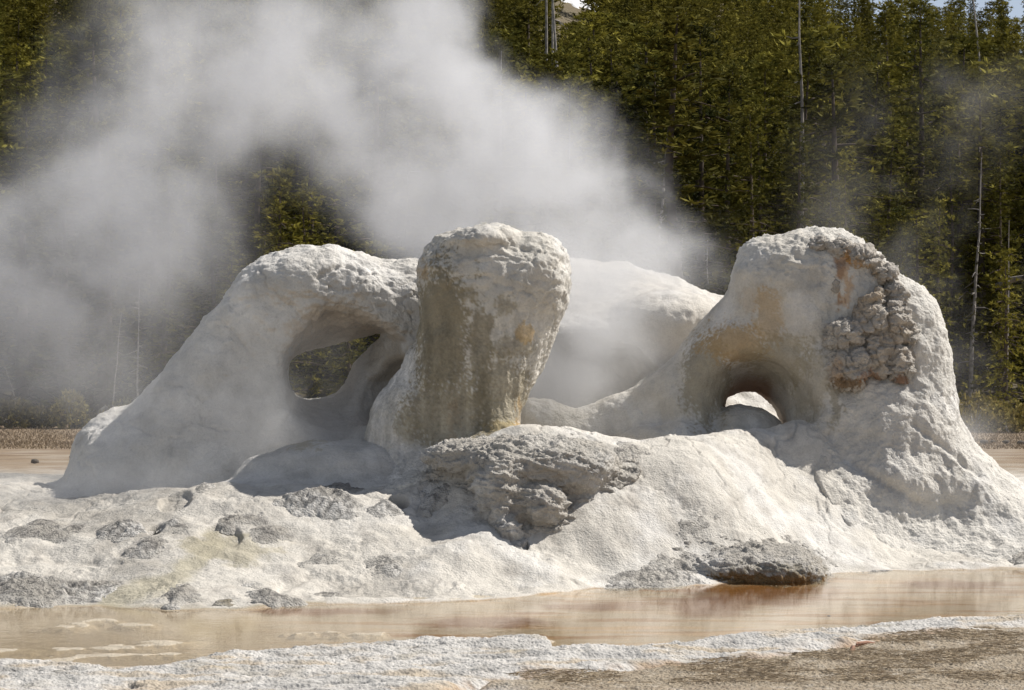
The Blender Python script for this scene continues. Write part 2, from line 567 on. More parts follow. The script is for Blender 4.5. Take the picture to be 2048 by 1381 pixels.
def f_arch(X, Y, Z):
    x2, z2 = X[:, 0, :], Z[:, 0, :]
    d2 = sdf_poly(x2, z2, px_poly(ARCH_OUT, AY))[:, None, :]
    T = .72 + .38 * smooth(2.0, .5, Z)
    yc = AY - .1 * smooth(2.3, .5, Z) + .25 * smooth(-2.2, -.8, X)
    f = inflate(X, Y, Z, d2, yc, T, .62)
    f = smin(f, ell(X, Y, Z, P(205, 930, 23.9), (.3, .45, .5)), .25)
    f = smin(f, ell(X, Y, Z, P(620, 560, 23.6), (.6, .4, .25)), .25)
    df = sdf_poly(x2, z2, px_poly(H_FRONT, 23.3))[:, None, :]
    db = sdf_poly(x2, z2, px_poly(H_BACK, 24.75))[:, None, :]
    t = smooth(23.2, 24.75, Y)
    hole = df * (1 - t) + db * t
    f = smax(f, -hole, .16)
    f = smin(f, capsule(X, Y, Z, P(806, 672, 24.95), P(706, 826, 24.8), .10, .20), .04)
    f = smax(f, -ell(X, Y, Z, P(790, 790, 23.75), (.5, .62, .44)), .12)
    f = smax(f, -ell(X, Y, Z, P(660, 812, 23.5), (.42, .5, .22)), .15)
    # shallow broken scar on the crown
    f = smax(f, -ell(X, Y, Z, P(685, 552, 22.98), (.3, .12, .12)), .02)
    return f


def d_arch(V, n):
    d = skin(V, 1.1, 2.)
    up = smooth(2.2, 2.9, V[:, 2])
    d += up * rocky(V * [.8, 1, 1], .45, 4.)
    d -= .02 * cracks(V, 1.3, .03, 8.) * smooth(2.0, 2.6, V[:, 2])
    d += .008 * fbm(V * [.6, .6, 2], 10, 3, .6, off=6) - .018 * cracks(V, .9, .02, 18.) * (V[:, 1] < 24)
    px = V[:, 0] / V[:, 1] * F + CX; py = HY - (V[:, 2] - CAMZ) / V[:, 1] * F
    dl = polyd(px, py, [(636, 556), (648, 543), (672, 533), (700, 531), (722, 544)]) + fbm(V, 9, 3) * 6
    d -= .05 * np.exp(-(dl / 4.5) ** 2) * (V[:, 1] < 23.9)
    return d


def p_arch(V, n):
    c = base_tone(V, n)
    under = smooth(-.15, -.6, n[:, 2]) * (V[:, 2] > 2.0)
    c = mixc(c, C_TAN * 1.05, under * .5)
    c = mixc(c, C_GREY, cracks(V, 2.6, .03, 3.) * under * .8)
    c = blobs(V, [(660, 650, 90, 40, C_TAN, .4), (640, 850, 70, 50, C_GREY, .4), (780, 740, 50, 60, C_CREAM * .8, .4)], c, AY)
    return c, .35 + .3 * smooth(2.2, 2.8, V[:, 2])


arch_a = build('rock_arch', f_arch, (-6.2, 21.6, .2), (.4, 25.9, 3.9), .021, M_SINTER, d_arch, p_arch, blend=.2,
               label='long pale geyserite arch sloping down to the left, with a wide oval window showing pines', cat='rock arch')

# ---- central pillar
PY = 22.9
PIL = [(832, 600), (829, 550), (836, 518), (853, 488), (882, 466), (930, 456), (975, 450), (1008, 455), (1036, 472), (1064, 471), (1100, 484), (1127, 510), (1138, 550),
       (1132, 605), (1114, 655), (1095, 712), (1068, 762), (1046, 802), (1036, 850), (1034, 1010), (760, 1040), (700, 960), (722, 900), (728, 862), (745, 812), (780, 765), (814, 722), (829, 675), (835, 640)]


def f_pil(X, Y, Z):
    d2 = sdf_poly(X[:, 0, :], Z[:, 0, :], px_poly(PIL, PY))[:, None, :]
    T = .62 + .1 * smooth(2.2, 3.0, Z) + .25 * smooth(1.4, .6, Z)
    f = inflate(X, Y, Z, d2, PY + .1 * smooth(2, 1, Z), T, .62)
    f = smin(f, capsule(X, Y, Z, P(880, 545, 22.55), P(905, 900, 22.5), .17, .24), .16)
    f = smin(f, capsule(X, Y, Z, P(1000, 560, 22.5), P(985, 860, 22.55), .26, .2), .2)
    f = smin(f, ell(X, Y, Z, P(1078, 560, 22.75), (.33, .45, .48)), .1)
    f = smin(f, ell(X, Y, Z, P(960, 482, 22.7), (.4, .55, .16)), .1)
    f = smax(f, -ell(X, Y, Z, P(1004, 598, 22.07), (.075, .1, .04)), .03)
    f = smax(f, -capsule(X, Y, Z, P(948, 600, 22.1), P(945, 880, 22.05), .05, .1), .1)
    return f


def d_pil(V, n):
    d = skin(V, .8, 31.)
    d += fbm(V * [1, 1, .2], 7, 4, .6, off=8) * .036 * smooth(3.0, 2.5, V[:, 2])
    top = smooth(2.7, 3.1, V[:, 2])
    d += top * (rocky(V, .38, 14.) + strata(V, 7, (.2, .1), .02, 3.))
    d += smooth(-.2, .3, V[:, 0]) * rocky(V, .3, 24.)
    d -= .02 * cracks(V, 1.4, .035, 2.) * smooth(2.5, 3.0, V[:, 2] + V[:, 0] * .25)
    d += .010 * fbm(V, 26, 3, .65, off=5)
    return d


def p_pil(V, n):
    c = base_tone(V, n, C_PALE * [1, .99, .96])
    st = fbm(V * [1, 1, .12], 9, 3, off=2)
    c = blobs(V, [(882, 660, 64, 160, C_OLIVE * .85, .95), (900, 830, 105, 90, C_OLIVE, .8), (1000, 790, 75, 90, C_OLIVE * .95, .8), (1000, 870, 60, 40, C_OLIVE, .85),
                  (960, 700, 28, 130, C_OLIVE * .9, .8), (1005, 612, 24, 20, C_OLIVE, .6), (935, 590, 26, 22, C_OLIVE, .7), (1020, 695, 50, 26, C_OLIVE, .6),
                  (1055, 665, 22, 18, C_CREAM * [1, .85, .6], .7), (815, 850, 26, 45, C_OLIVE, .6), (905, 870, 12, 50, C_TAN * .7, .4), (1010, 858, 40, 14, C_ORANGE * [.8, 1.1, 1.2], .3),
                  (1036, 845, 7, 30, C_ORANGE * [.8, .9, 1], .4), (845, 545, 14, 22, C_TAN, .5), (780, 920, 80, 50, C_WHITE, .5)], c, PY)
    c = c * (1 + .5 * np.clip(st, -1, .6) * smooth(3.0, 2.5, V[:, 2]))[:, None]
    c = c * (1 + .5 * np.clip(fbm(V, 28, 3, .7, off=7), -1, .2) * smooth(3.0, 2.5, V[:, 2]))[:, None]
    return c, .4 + .5 * smooth(2.9, 1.6, V[:, 2])


build('rock_pillar', f_pil, (-2.1, 21.5, .2), (.85, 24.2, 3.95), .018, M_SINTER, d_pil, p_pil,
      label='stout mushroom shaped geyserite pillar with olive stained front, standing in the middle', cat='rock pillar')

# ---- rear mound with a hollow under its lip
BY = 29.0
MND = [(760, 1000), (790, 700), (828, 530), (900, 520), (1000, 512), (1130, 512), (1200, 520), (1290, 538), (1350, 556), (1420, 580), (1476, 598), (1540, 640), (1640, 720), (1700, 860), (1720, 1050), (760, 1060)]


def f_mnd(X, Y, Z):
    d2 = sdf_poly(X[:, 0, :], Z[:, 0, :], px_poly(MND, BY))[:, None, :]
    f = inflate(X, Y, Z, d2, BY, 3.9, 1.75)
    n_ = np.array([.22, -.50, .80]); n_ /= np.linalg.norm(n_)
    c_ = P(1290, 536, 28.6)
    pl = (X - c_[0]) * n_[0] + (Y - c_[1]) * n_[1] + (Z - c_[2]) * n_[2]
    f = smax(f, pl, .5)
    f = smin(f, ell(X, Y, Z, P(1330, 640, 27.2), (.7, .9, .4)), .5)
    f = smax(f, -(ell(X, Y, Z, P(1085, 862, 26.2), (1.8, 1.6, 1.40)) + .03 * np.sin(X * 11 + Z * 5)), .03)
    return f


def d_mnd(V, n):
    d = skin(V, 1.3, 51.)
    f1, f2 = worley(V * [1, 1, 1.5], 9, 2)
    return d + .012 * f1 + .03 * fbm(V, 4, 3, off=77)


def p_mnd(V, n):
    c = base_tone(V, n, C_PALE * [1, .98, .95])
    return blobs(V, [(1180, 760, 130, 70, C_CREAM * .75, .3)], c, BY), .6


build('rock_mound', f_mnd, (-2.4, 24.9, .2), (5.4, 31.4, 4.4), .036, M_SINTER, d_mnd, p_mnd,
      label='broad pale mound behind the pillar with a steaming hollow under its ragged lip', cat='rock mound')

# ---- right cone with its arch
RY = 24.70
RGT = [(1474, 540), (1476, 512), (1492, 490), (1540, 478), (1590, 464), (1645, 460), (1700, 470), (1742, 500), (1782, 546), (1822, 600), (1862, 652), (1878, 702), (1884, 760),
       (1902, 816), (1918, 856), (1942, 894), (1985, 936), (2040, 975), (2070, 1010), (2090, 1260), (1030, 1260), (1030, 850), (1036, 812), (1052, 797), (1092, 795), (1118, 806), (1150, 812),
       (1232, 790), (1302, 752), (1350, 718), (1388, 662), (1420, 618), (1470, 572)]
R_A = [(1385, 900), (1388, 790), (1425, 722), (1500, 690), (1575, 708), (1625, 770), (1640, 900)]
R_B = [(1438, 880), (1440, 800), (1452, 752), (1478, 729), (1512, 727), (1550, 747), (1575, 790), (1578, 880)]
R_C = [(1436, 880), (1438, 796), (1452, 786), (1486, 776), (1530, 794), (1566, 838), (1570, 880)]


def f_rgt(X, Y, Z):
    x2, z2 = X[:, 0, :], Z[:, 0, :]
    d2 = sdf_poly(x2, z2, px_poly(RGT, RY))[:, None, :]
    T = .30 + .42 * smooth(.9, 2.6, X) + .42 * smooth(2.2, .6, Z) * smooth(3.0, 3.9, X) + .14 * smooth(2.8, 4.2, X)
    yc = RY - .1 * smooth(3.2, 4.2, X)
    f = inflate(X, Y, Z, d2, yc, T, .55)
    f = smin(f, ell(X, Y, Z, P(1560, 560, 24.35), (.55, .45, .42)), .3)       # brow above the window
    f = smin(f, ell(X, Y, Z, P(1620, 620, 24.10), (.28, .3, .3)), .2)
    f = smin(f, capsule(X, Y, Z, P(1640, 640, 24.05), P(1665, 850, 23.80), .16, .2), .15)   # rib left of the outcrop
    f = smin(f, ell(X, Y, Z, P(1770, 860, 23.90), (.6, .5, .5)), .35)
    f = smin(f, ell(X, Y, Z, P(1830, 720, 24.15), (.35, .4, .8)), .3)
    f = smin(f, ell(X, Y, Z, P(1780, 970, 23.60), (.5, .45, .35)), .3)
    d0 = sdf_poly(x2, z2, px_poly(R_A, 23.90))[:, None, :]
    d1 = sdf_poly(x2, z2, px_poly(R_B, 24.55))[:, None, :]
    dd = sdf_poly(x2, z2, px_poly(R_C, 25.50))[:, None, :]
    t0 = smooth(23.80, 24.45, Y); t1 = np.clip((Y - 24.5) / .5, 0, 1)
    hole = (d0 * (1 - t0) + d1 * t0) * (1 - t1) + dd * t1
    f = smax(f, -hole, .1)
    f = smax(f, -ell(X, Y, Z, P(1420, 780, 23.70), (.5, .35, .75)), .2)
    f = smax(f, -ell(X, Y, Z, P(1505, 800, 23.55), (.72, .5, .62)), .22)
    f = smin(f, ell(X, Y, Z, P(1330, 885, 24.10), (.55, .35, .24)), .1)
    f = smin(f, ell(X, Y, Z, P(1480, 870, 24.50), (.52, .5, .35)), .06)
    return f


def d_rgt(V, n):
    d = skin(V, 1., 71.)
    right = smooth(3.1, 3.7, V[:, 0])
    d += right * (rocky(V * [1, 1, .6], .45, 9.) + .02 * ridged(V * [1, 1, .4], 4, 3, off=3))
    d += (1 - right) * fbm(V * [1, 1, .4], 16, 2, off=4) * .008
    top = smooth(2.9, 3.4, V[:, 2])
    d += top * rocky(V, .6, 41.)
    # the long crease running down the skirt of the cone
    px = V[:, 0] / V[:, 1] * F + CX; py = HY - (V[:, 2] - CAMZ) / V[:, 1] * F
    dl = polyd(px, py, [(1660, 870), (1690, 915), (1740, 950), (1790, 975), (1835, 1005)])
    d -= .06 * np.exp(-(dl / 9) ** 2)
    dl = polyd(px, py, [(1830, 850), (1880, 890), (1930, 930), (1960, 950)])
    d -= .04 * np.exp(-(dl / 7) ** 2)
    return d


def p_rgt(V, n):
    c = base_tone(V, n, C_PALE * [1, .985, .95])
    c = mixc(c, C_WHITE, smooth(3.4, 4., V[:, 0]) * .35)
    c = blobs(V, [(1415, 760, 55, 110, C_OLIVE, .75), (1470, 690, 80, 45, C_TAN * [.95, .85, .6], .75), (1540, 640, 34, 70, C_TAN * [1, .9, .65], .55), (1560, 720, 80, 60, C_OLIVE * 1.15, .6),
                  (1620, 760, 40, 90, C_OLIVE * 1.2, .5), (1500, 600, 30, 30, C_TAN, .3), (1510, 520, 40, 30, C_WHITE, .5), (1600, 620, 40, 40, C_WHITE, .6),
                  (1690, 555, 16, 50, C_ORANGE, .5), (1680, 540, 10, 40, C_RUST, .45), (1670, 800, 14, 60, C_OLIVE, .6), (1755, 900, 60, 60, C_GREY * 1.25, .35),
                  (1620, 560, 40, 26, C_GREY, .4)], c, RY)
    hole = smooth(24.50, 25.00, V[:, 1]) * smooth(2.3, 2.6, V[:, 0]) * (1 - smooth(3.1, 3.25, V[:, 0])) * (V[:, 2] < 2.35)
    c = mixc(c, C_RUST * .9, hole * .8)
    return c, .45 + .45 * smooth(3.2, 3.8, V[:, 0])


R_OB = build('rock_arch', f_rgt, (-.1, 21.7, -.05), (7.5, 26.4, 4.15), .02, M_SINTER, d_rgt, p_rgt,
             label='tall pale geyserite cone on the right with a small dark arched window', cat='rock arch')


# ---- knobbly outcrop on the right cone (a part of it)
def f_out(X, Y, Z):
    f = None
    for (a, b, Y0, r) in [(1700, 735, 23.61, (.27, .28, .27)), (1690, 672, 23.64, (.24, .26, .2)), (1755, 700, 23.66, (.2, .22, .36)), (1740, 640, 23.66, (.22, .24, .22)), (1790, 650, 23.68, (.17, .2, .28)),
                          (1800, 730, 23.64, (.16, .2, .24)), (1745, 600, 23.71, (.16, .18, .14)), (1790, 590, 23.81, (.16, .2, .16)), (1720, 520, 23.96, (.26, .26, .17)), (1680, 500, 23.96, (.16, .24, .13)),
                          (1765, 550, 23.91, (.2, .24, .14)), (1645, 520, 24.10, (.14, .2, .16)), (1668, 570, 23.91, (.09, .16, .2)), (1815, 690, 23.76, (.12, .2, .3)), (1640, 490, 24.15, (.2, .25, .09))]:
        e = ell(X, Y, Z, P(a, b, Y0), r)
        f = e if f is None else smin(f, e, .02)
    f = smax(f, -ell(X, Y, Z, P(1722, 566, 23.70), (.2, .26, .17)), .05)
    return f


def d_out(V, n):
    f1, f2 = worley(V * [1, 1, 1.2] + fbm(V, 4, 3)[:, None] * .12, 4.6, 4)
    g1, g2 = worley(V, 17, 9)
    return .03 * (.5 - f1) - .035 * (1 - smooth(0, .09, f2 - f1)) + .008 * (.5 - g1) + rocky(V * [1.3, 1.3, 1.6], .8, 3.) + strata(V, 9, (-.2, .1), .045, 5.)


def p_out(V, n):
    c = base_tone(V, n, np.array([.49, .45, .40]))
    return blobs(V, [(1722, 575, 50, 60, C_TAN * 1.1, .6), (1692, 560, 13, 55, C_ORANGE, .75), (1712, 528, 22, 9, C_ORANGE, .5), (1668, 745, 16, 26, C_ORANGE, .3), (1690, 770, 40, 10, C_RUST * [.8, 1.1, 1.1], .75), (1750, 780, 22, 16, C_RUST * [.7, 1.1, 1.1], .8),
                     (1800, 775, 16, 26, C_RUST, .7), (1745, 755, 22, 12, C_RUST * 1.4, .5), (1790, 690, 40, 50, C_TAN, .3)], c, 23.90), .9


build('outcrop', f_out, (3.1, 23.10, 1.6), (4.9, 24.80, 3.8), .015, M_CRUST, d_out, p_out, parent=R_OB, blend=0,
      label='knobbly outcrop with rust and orange stains')


# ---- low vent mound between arch and pillar
def f_low(X, Y, Z):
    f = ell(X, Y, Z, P(660, 965, 22.7), (.98, .62, .47))
    f = smin(f, ell(X, Y, Z, P(770, 930, 22.8), (.4, .45, .22)), .2)
    f = smin(f, ell(X, Y, Z, P(545, 960, 22.7), (.36, .4, .2)), .15)
    f = smax(f, -ell(X, Y, Z, P(600, 862, 22.75), (.3, .35, .11)), .05)
    return f


build('sinter_mound', f_low, (-3.6, 21.8, .2), (-.8, 23.8, 1.7), .018, M_SINTER, lambda V, n: skin(V, .8, 91.) + .012 * fbm(V * [1, 1, .5], 9, 3),
      lambda V, n: (blobs(V, [(610, 885, 45, 14, C_OLIVE * 1.4, .6)], base_tone(V, n, C_PALE), 22.7), .4),
      label='low white sinter mound with a shallow pit on top, before the pillar base', cat='rock mound', blend=.2)

# ---- big crusty boulder on the ridge
def knob_disp(V, n, k=1.0, off=0.):
    g1, g2 = worley(V, 15, off + 3)
    return k * (rocky(V * [.8, 1, 1.7], .8, off) + strata(V, 8, (.35, .3), .028, off) + .014 * (.5 - g1) + .012 * fbm(V, 40, 2))


def crust_paint(V, n, lst=(), Y=21., tone=1.0):
    c = base_tone(V, n, np.array([.47, .44, .395]) * tone)
    f = fbm(V, 6, 4, .6, off=33)
    c = mixc(c, C_DARK * 1.1, smooth(.05, .4, f) * .55)
    if lst: c = blobs(V, lst, c, Y)
    return c, 1.0


def f_big(X, Y, Z):
    f = ell(X, Y, Z, P(1075, 930, 21.6), (.85, .62, .3))
    f = smin(f, ell(X, Y, Z, P(1000, 985, 21.2), (.26, .42, .36)), .15)
    f = smin(f, capsule(X, Y, Z, P(965, 960, 21.35), P(1020, 1060, 20.75), .13, .12), .08)
    f = smin(f, ell(X, Y, Z, P(1085, 1010, 21.0), (.26, .3, .2)), .1)
    f = smin(f, ell(X, Y, Z, P(1160, 945, 21.45), (.24, .4, .2)), .12)
    f = smin(f, ell(X, Y, Z, P(940, 915, 21.85), (.5, .4, .18)), .15)
    return f


build('crusty_boulder', f_big, (-1.3, 20.3, .2), (1.5, 22.4, 1.8), .014, M_CRUST, lambda V, n: knob_disp(V, n, 1.0, 3.),
      lambda V, n: crust_paint(V, n, [(990, 1075, 40, 30, C_DARK, .6), (1100, 880, 60, 24, C_PALE, .5)], 21.2, 1.05),
      label='large grey cracked crusty boulder bulging from the ridge below the pillar', cat='rock', blend=.1)


def f_shore(X, Y, Z):
    f = ell(X, Y, Z, P(1500, 1128, 21.5), (.66, .75, .22))
    f = smin(f, ell(X, Y, Z, P(1570, 1142, 21.25), (.36, .5, .13)), .12)
    f = smin(f, ell(X, Y, Z, P(1440, 1130, 21.2), (.34, .5, .13)), .1)
    f = smin(f, ell(X, Y, Z, P(1395, 1115, 21.5), (.25, .4, .12)), .1)
    return f


build('crusty_boulder', f_shore, (1.3, 20.2, -.1), (3.5, 22.5, .8), .013, M_CRUST, lambda V, n: knob_disp(V, n, .9, 13.),
      lambda V, n: crust_paint(V, n, [(1540, 1160, 130, 14, np.array([.21, .12, .035]), .9), (1560, 1140, 90, 14, C_OLIVE * .6, .6)], 21., .95),
      label='flat brown stained crusty boulder jutting over the pool edge', cat='rock', blend=.1)

# ------------------------------------------------------------------ ground sheet
def axis(a, b, h, lo, hi, grow=1.16):
    c = list(np.arange(a, b, h))
    s = h; x = c[-1]
    while x < hi: s = min(s * grow, .1) if abs(x) < 17 else s * grow; x += s; c.append(min(x, hi))
    s = h; x = a; left = []
    while x > lo: s = min(s * grow, .1) if abs(x) < 17 else s * grow; x -= s; left.append(max(x, lo))
    return np.array(left[::-1] + c)


ax_x = axis(-6.4, 6.4, .0125, -260, 260)
ay = [np.arange(13.0, 24.2, .0165)]
y = 24.2; s = .0165
lst = []
while y < 62: lst.append(y); s = min(s * 1.02, .25); y += s
ay.append(np.array(lst + [62.])); ax_y = np.concatenate(ay)
X, Y = np.meshgrid(ax_x, ax_y, indexing='ij')
x = X.ravel(); y = Y.ravel()
z = G(x, y)
p3 = np.stack([x, y, z], 1)
sf = np.interp(x, SFX, SFY); sn = np.interp(x, SNX, SNY)
w1 = fbm(p3 * [1, 1, 0], .8, 2, off=1.); w2 = fbm(p3 * [1, 1, 0], 3.1, 3, off=6)
sf_ = sf + w2 * .12; sn_ = sn + w2 * .22 + w1 * .15
far_side = smooth(0, .25, y - sf)
near_side = smooth(0, .15, sn_ - y)
pool = (1 - smooth(-.02, .06, y - sf_)) * (1 - smooth(0, .1, sn_ - y))
# relief of the apron
rel = fbm(p3, 1.1, 3, off=2) * .10 + fbm(p3, 4.2, 4, .5, off=8) * .035 + fbm(p3, 18, 3, .5, off=3) * .006 + rocky(p3 * [1, 1, 1], .5, 61.) * smooth(.05, .35, fbm(p3, 1.7, 3, off=66))
k = cracks(p3, 1.1, .03, 12.)
rel -= .02 * k * smooth(20.5, 22, y)
z = z + rel * far_side * (1 - .95 * smooth(26, 34, y))
pxq = x / y * F + CX; pyq = HY - (z - CAMZ) / y * F
for pts, wd, dp in [([(1868, 1018), (1876, 1036), (1897, 1054)], 5, .05), ([(1852, 1092), (1868, 1074), (1900, 1060), (1960, 1056)], 5, .04), ([(1640, 960), (1652, 985), (1648, 1010), (1662, 1040), (1690, 1062)], 2.2, .02),
                    ([(1560, 900), (1600, 925), (1650, 960), (1700, 1000)], 26, .05), ([(880, 930), (860, 1000), (850, 1050)], 30, .05), ([(2048, 1118), (2018, 1128)], 4, .04), ([(1290, 960), (1340, 1010), (1400, 1050)], 30, .03),
                    ([(0, 1128), (90, 1120), (200, 1128)], 7, .03), ([(600, 1120), (640, 1105), (700, 1115)], 5, .02), ([(560, 1180), (620, 1150), (680, 1160)], 8, .03)]:
    m = (pyq > 850) & (np.abs(pxq - pts[0][0]) < 300)
    z[m] -= dp * np.exp(-((polyd(pxq[m], pyq[m], pts) + w2[m] * 6) / wd) ** 2)
# flaky plates on the near shore
q = p3 * [.55, 2.2, 0]
fl = fbm(q, 1.6, 5, .6, off=5)
st = fl * 10
plates = (np.floor(st) + smooth(.0, .22, st - np.floor(st))) / 7
brown_edge = np.interp(x, RUNNEL[::-1, 0], RUNNEL[::-1, 1])
brown = near_side * smooth(-.05, .25, brown_edge - y + w2 * .15) * smooth(-.6, .3, x - RUNNEL[-3, 0] + w1)
zn = .075 * plates + .014 * fbm(p3, 16, 4, .65, off=4) + .02 * w2
zb = .03 * fbm(p3, 3, 4, .6, off=7) + .022 * fbm(p3, 24, 4, .7, off=2) + .03
slit = smooth(.70, .92, ridged(p3 * [.32, 1.7, 0] + np.c_[w2 * .2, w2 * .2, w2 * 0], 1.9, 3, .6, off=13)) * smooth(-.1, .2, fbm(p3 * [1, 1, 0], 1.2, 3, off=17)) * (1 - brown)
zn = zn - .035 * slit
z = z + near_side * (zn * (1 - brown) + zb * brown)
dr = polyd(x, y, RUNNEL)
run = np.exp(-(dr / (.10 + .06 * w2)) ** 2) * near_side
z = z * (1 - run) + (-.012) * run
dbar = np.zeros(len(x)); ng_ = fbm(p3 * [1, 1, 0], 9, 3, .6, off=77)
for pts, hw, hh in BARS:
    b = np.array([P(a, c, CAMZ * F / (c - HY))[:2] for a, c in pts])
    m = (x > b[:, 0].min() - 1) & (x < b[:, 0].max() + 1) & (y < 19) & (y > 14)
    dd = polyd(x[m], y[m] , b) + w2[m] * .3 + .08 * ng_[m]
    e = 1 - smooth(0, hw * 1.3, dd)
    z[m] = z[m] * (1 - e) + (hh * (.35 + 1.6 * (fbm(p3[m] * [1, 1, 0], 9, 4, .6, off=2) + .3))) * e
    dbar[m] = np.maximum(dbar[m], e)
pitm = np.zeros(len(x))
for a, b, rx, ry, dp in PITS:
    c = ray_ground(a, b)
    q = np.sqrt(((x - c[0]) / rx) ** 2 + ((y - c[1]) / ry) ** 2) + w2 * .3
    e = 1 - smooth(.75, 1.0, q)
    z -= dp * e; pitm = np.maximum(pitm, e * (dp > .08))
# colours
p3[:, 2] = z
nn = fbm(p3, 1.3, 4, off=11); ng = fbm(p3, 3.3, 5, .6, off=21)
c = np.repeat((C_PALE * [1, .985, .955])[None], len(x), 0)
c = mixc(c, C_WHITE, smooth(-.05, .3, nn) * .7 * smooth(-3.5, .5, x))
c = mixc(c, C_GREY * [1.08, 1.02, .95], smooth(.0, .4, -ng) * .55)
c = mixc(c, C_GREY * [1.15, 1.1, 1.02], smooth(-.05, .3, fbm(p3, .9, 4, .6, off=27)) * smooth(1, -2, x) * .85)
c = mixc(c, C_DARK, k * .25 * smooth(20.5, 22, y))
c = mixc(c, C_GREY * [1.0, .99, .97], smooth(.0, 2.5, -1.0 - x) * smooth(.0, .35, ng + .1) * (y > sf) * .45)
# olive runoff fan, left of centre
pxg = x / y * F + CX; pyg = HY - (z - CAMZ) / y * F
fan = polyd(pxg, pyg, [(430, 1085), (400, 1120), (330, 1165), (215, 1207)])
c = mixc(c, np.array([.40, .365, .27]), (1 - smooth(8, 34, fan + 26 * ng)) * .75 * (y > sf))
fan = np.sqrt(((pxg - 460) / 100) ** 2 + ((pyg - 1100) / 32) ** 2) + ng * 1.2
c = mixc(c, np.array([.38, .345, .26]), (1 - smooth(.6, 1.15, fan)) * .8)
sdist = y - sf_
c = mixc(c, C_OLIVE * 1.1, np.exp(-(sdist / .1) ** 2) * (x < -1.7) * .8)
c = mixc(c, C_ORANGE * .8, np.exp(-((sdist + .02) / .05) ** 2) * .6)
c = mixc(c, np.array([.2, .1, .03]), np.exp(-((sdist + .03) / .028) ** 2) * .8 * smooth(-.3, .1, ng))
# pool bed
bed = np.array([.43, .375, .30])
pb = fbm(p3 * [.45, 1.6, 0], 1.7, 4, .55, off=41)
pcol = np.repeat(bed[None], len(x), 0)
pcol = mixc(pcol, np.array([.47, .325, .18]), smooth(-.05, .3, pb) * .8 * smooth(-3, 0, x))
pcol = mixc(pcol, np.array([.30, .155, .04]), smooth(.02, .3, fbm(p3 * [.35, 2., 0], 1.5, 4, .6, off=61)) * .9 * smooth(-2.5, -.5, x))
for (a, b, rx, ry) in [(970, 1246, 160, 16), (1180, 1215, 120, 9), (640, 1224, 170, 9), (1530, 1188, 160, 34), (1420, 1212, 110, 28), (1900, 1170, 120, 10)]:
    e = np.sqrt(((pxg - a) / rx) ** 2 + ((pyg - b) / ry) ** 2) + ng * .6
    pcol = mixc(pcol, np.array([.22, .095, .012]), (1 - smooth(.4, 1.2, e)) * .92)  # amber bed colour; by the shore boulder its dark reflection is painted in too
c = c * (1 - pool[:, None]) + pcol * pool[:, None]
c = mixc(c, np.array([.50, .44, .35]), dbar * .9)
# near shore
nc = np.repeat((C_WHITE * [.84, .835, .83])[None], len(x), 0)
edge_n = smooth(.0, .25, st - np.floor(st))
nc = mixc(nc, C_DARK * 1.2, (1 - edge_n) * .75 * smooth(-.05, .25, fbm(p3 * [.5, 2, 1], 3, 4, .6, off=44)))
nc = mixc(nc, C_GREY, smooth(-.1, .3, ng) * .7)
nc = mixc(nc, C_CREAM * [.8, .72, .62], smooth(.0, .35, fbm(p3 * [.5, 1.6, 1], 2.2, 4, .6, off=95)) * .6)
nc = mixc(nc, C_DARK * .8, slit * .75)
nc = mixc(nc, C_OLIVE, smooth(.2, .5, fbm(p3, 2, 3, off=90)) * .35)
bc = np.repeat(np.array([.33, .275, .205])[None], len(x), 0)
bc = mixc(bc, np.array([.17, .12, .08]), smooth(.0, .4, fbm(p3 * [.8, 1.4, 1], 5, 5, .75, off=71)) * .55)
bc = mixc(bc, np.array([.45, .40, .33]), smooth(.05, .4, fbm(p3, 9, 3, off=72)) * .7)
nc = nc * (1 - brown[:, None]) + bc * brown[:, None]
nr = np.exp(-(dr / (.13 + .12 * w2)) ** 2) * smooth(-.25, .1, ng)
nc = mixc(nc, np.array([.34, .18, .06]), nr * .85)
c = c * (1 - near_side[:, None]) + nc * near_side[:, None]
c = mixc(c, C_ORANGE * .8, np.exp(-((y - sn_) / .035) ** 2) * .25)
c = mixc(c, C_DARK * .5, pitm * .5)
# beyond: dry ground then meadow
fw = smooth(27, 33, y + ng * 4)
mead = np.repeat(np.array([.27, .205, .14])[None], len(x), 0)
mead = mixc(mead, np.array([.50, .46, .40]), smooth(-.05, .25, fbm(p3 * [.7, 1, 0], 1.0, 2, .5, off=51)) * .3 * (1 - .75 * smooth(38, 44, y)))
mead = mixc(mead, np.array([.16, .10, .06]), smooth(.1, .4, fbm(p3 * [.6, 1, 0], 1.0, 2, .5, off=52)) * .6)
c = c * (1 - fw[:, None]) + mead * fw[:, None]
crust = .5 + .5 * smooth(0, .3, ng) + brown * .9 + near_side * .8
idx = np.arange(len(x)).reshape(X.shape)
Qg = np.stack([idx[:-1, :-1], idx[1:, :-1], idx[1:, 1:], idx[:-1, 1:]], -1).reshape(-1, 4)
me = mesh_from('ground', np.stack([x, y, z], 1), Qg, np.c_[c, crust])
link('ground', me, M_GROUND, kind='structure')
print('ground', len(x), round(time.time() - T0, 1))

# near edge of the ground towards and behind the camera
nx_, ny_ = 60, 20
fx = np.linspace(-60, 60, nx_); fy = np.linspace(-20, 13.02, ny_)
X, Y = np.meshgrid(fx, fy, indexing='ij'); zz = np.full(X.size, .05)
idx = np.arange(X.size).reshape(X.shape)
Qn = np.stack([idx[:-1, :-1], idx[1:, :-1], idx[1:, 1:], idx[:-1, 1:]], -1).reshape(-1, 4)
me = mesh_from('path', np.stack([X.ravel(), Y.ravel(), zz], 1), Qn, np.tile([.36, .31, .25, .6], (X.size, 1)))
link('path', me, M_GROUND, kind='structure')

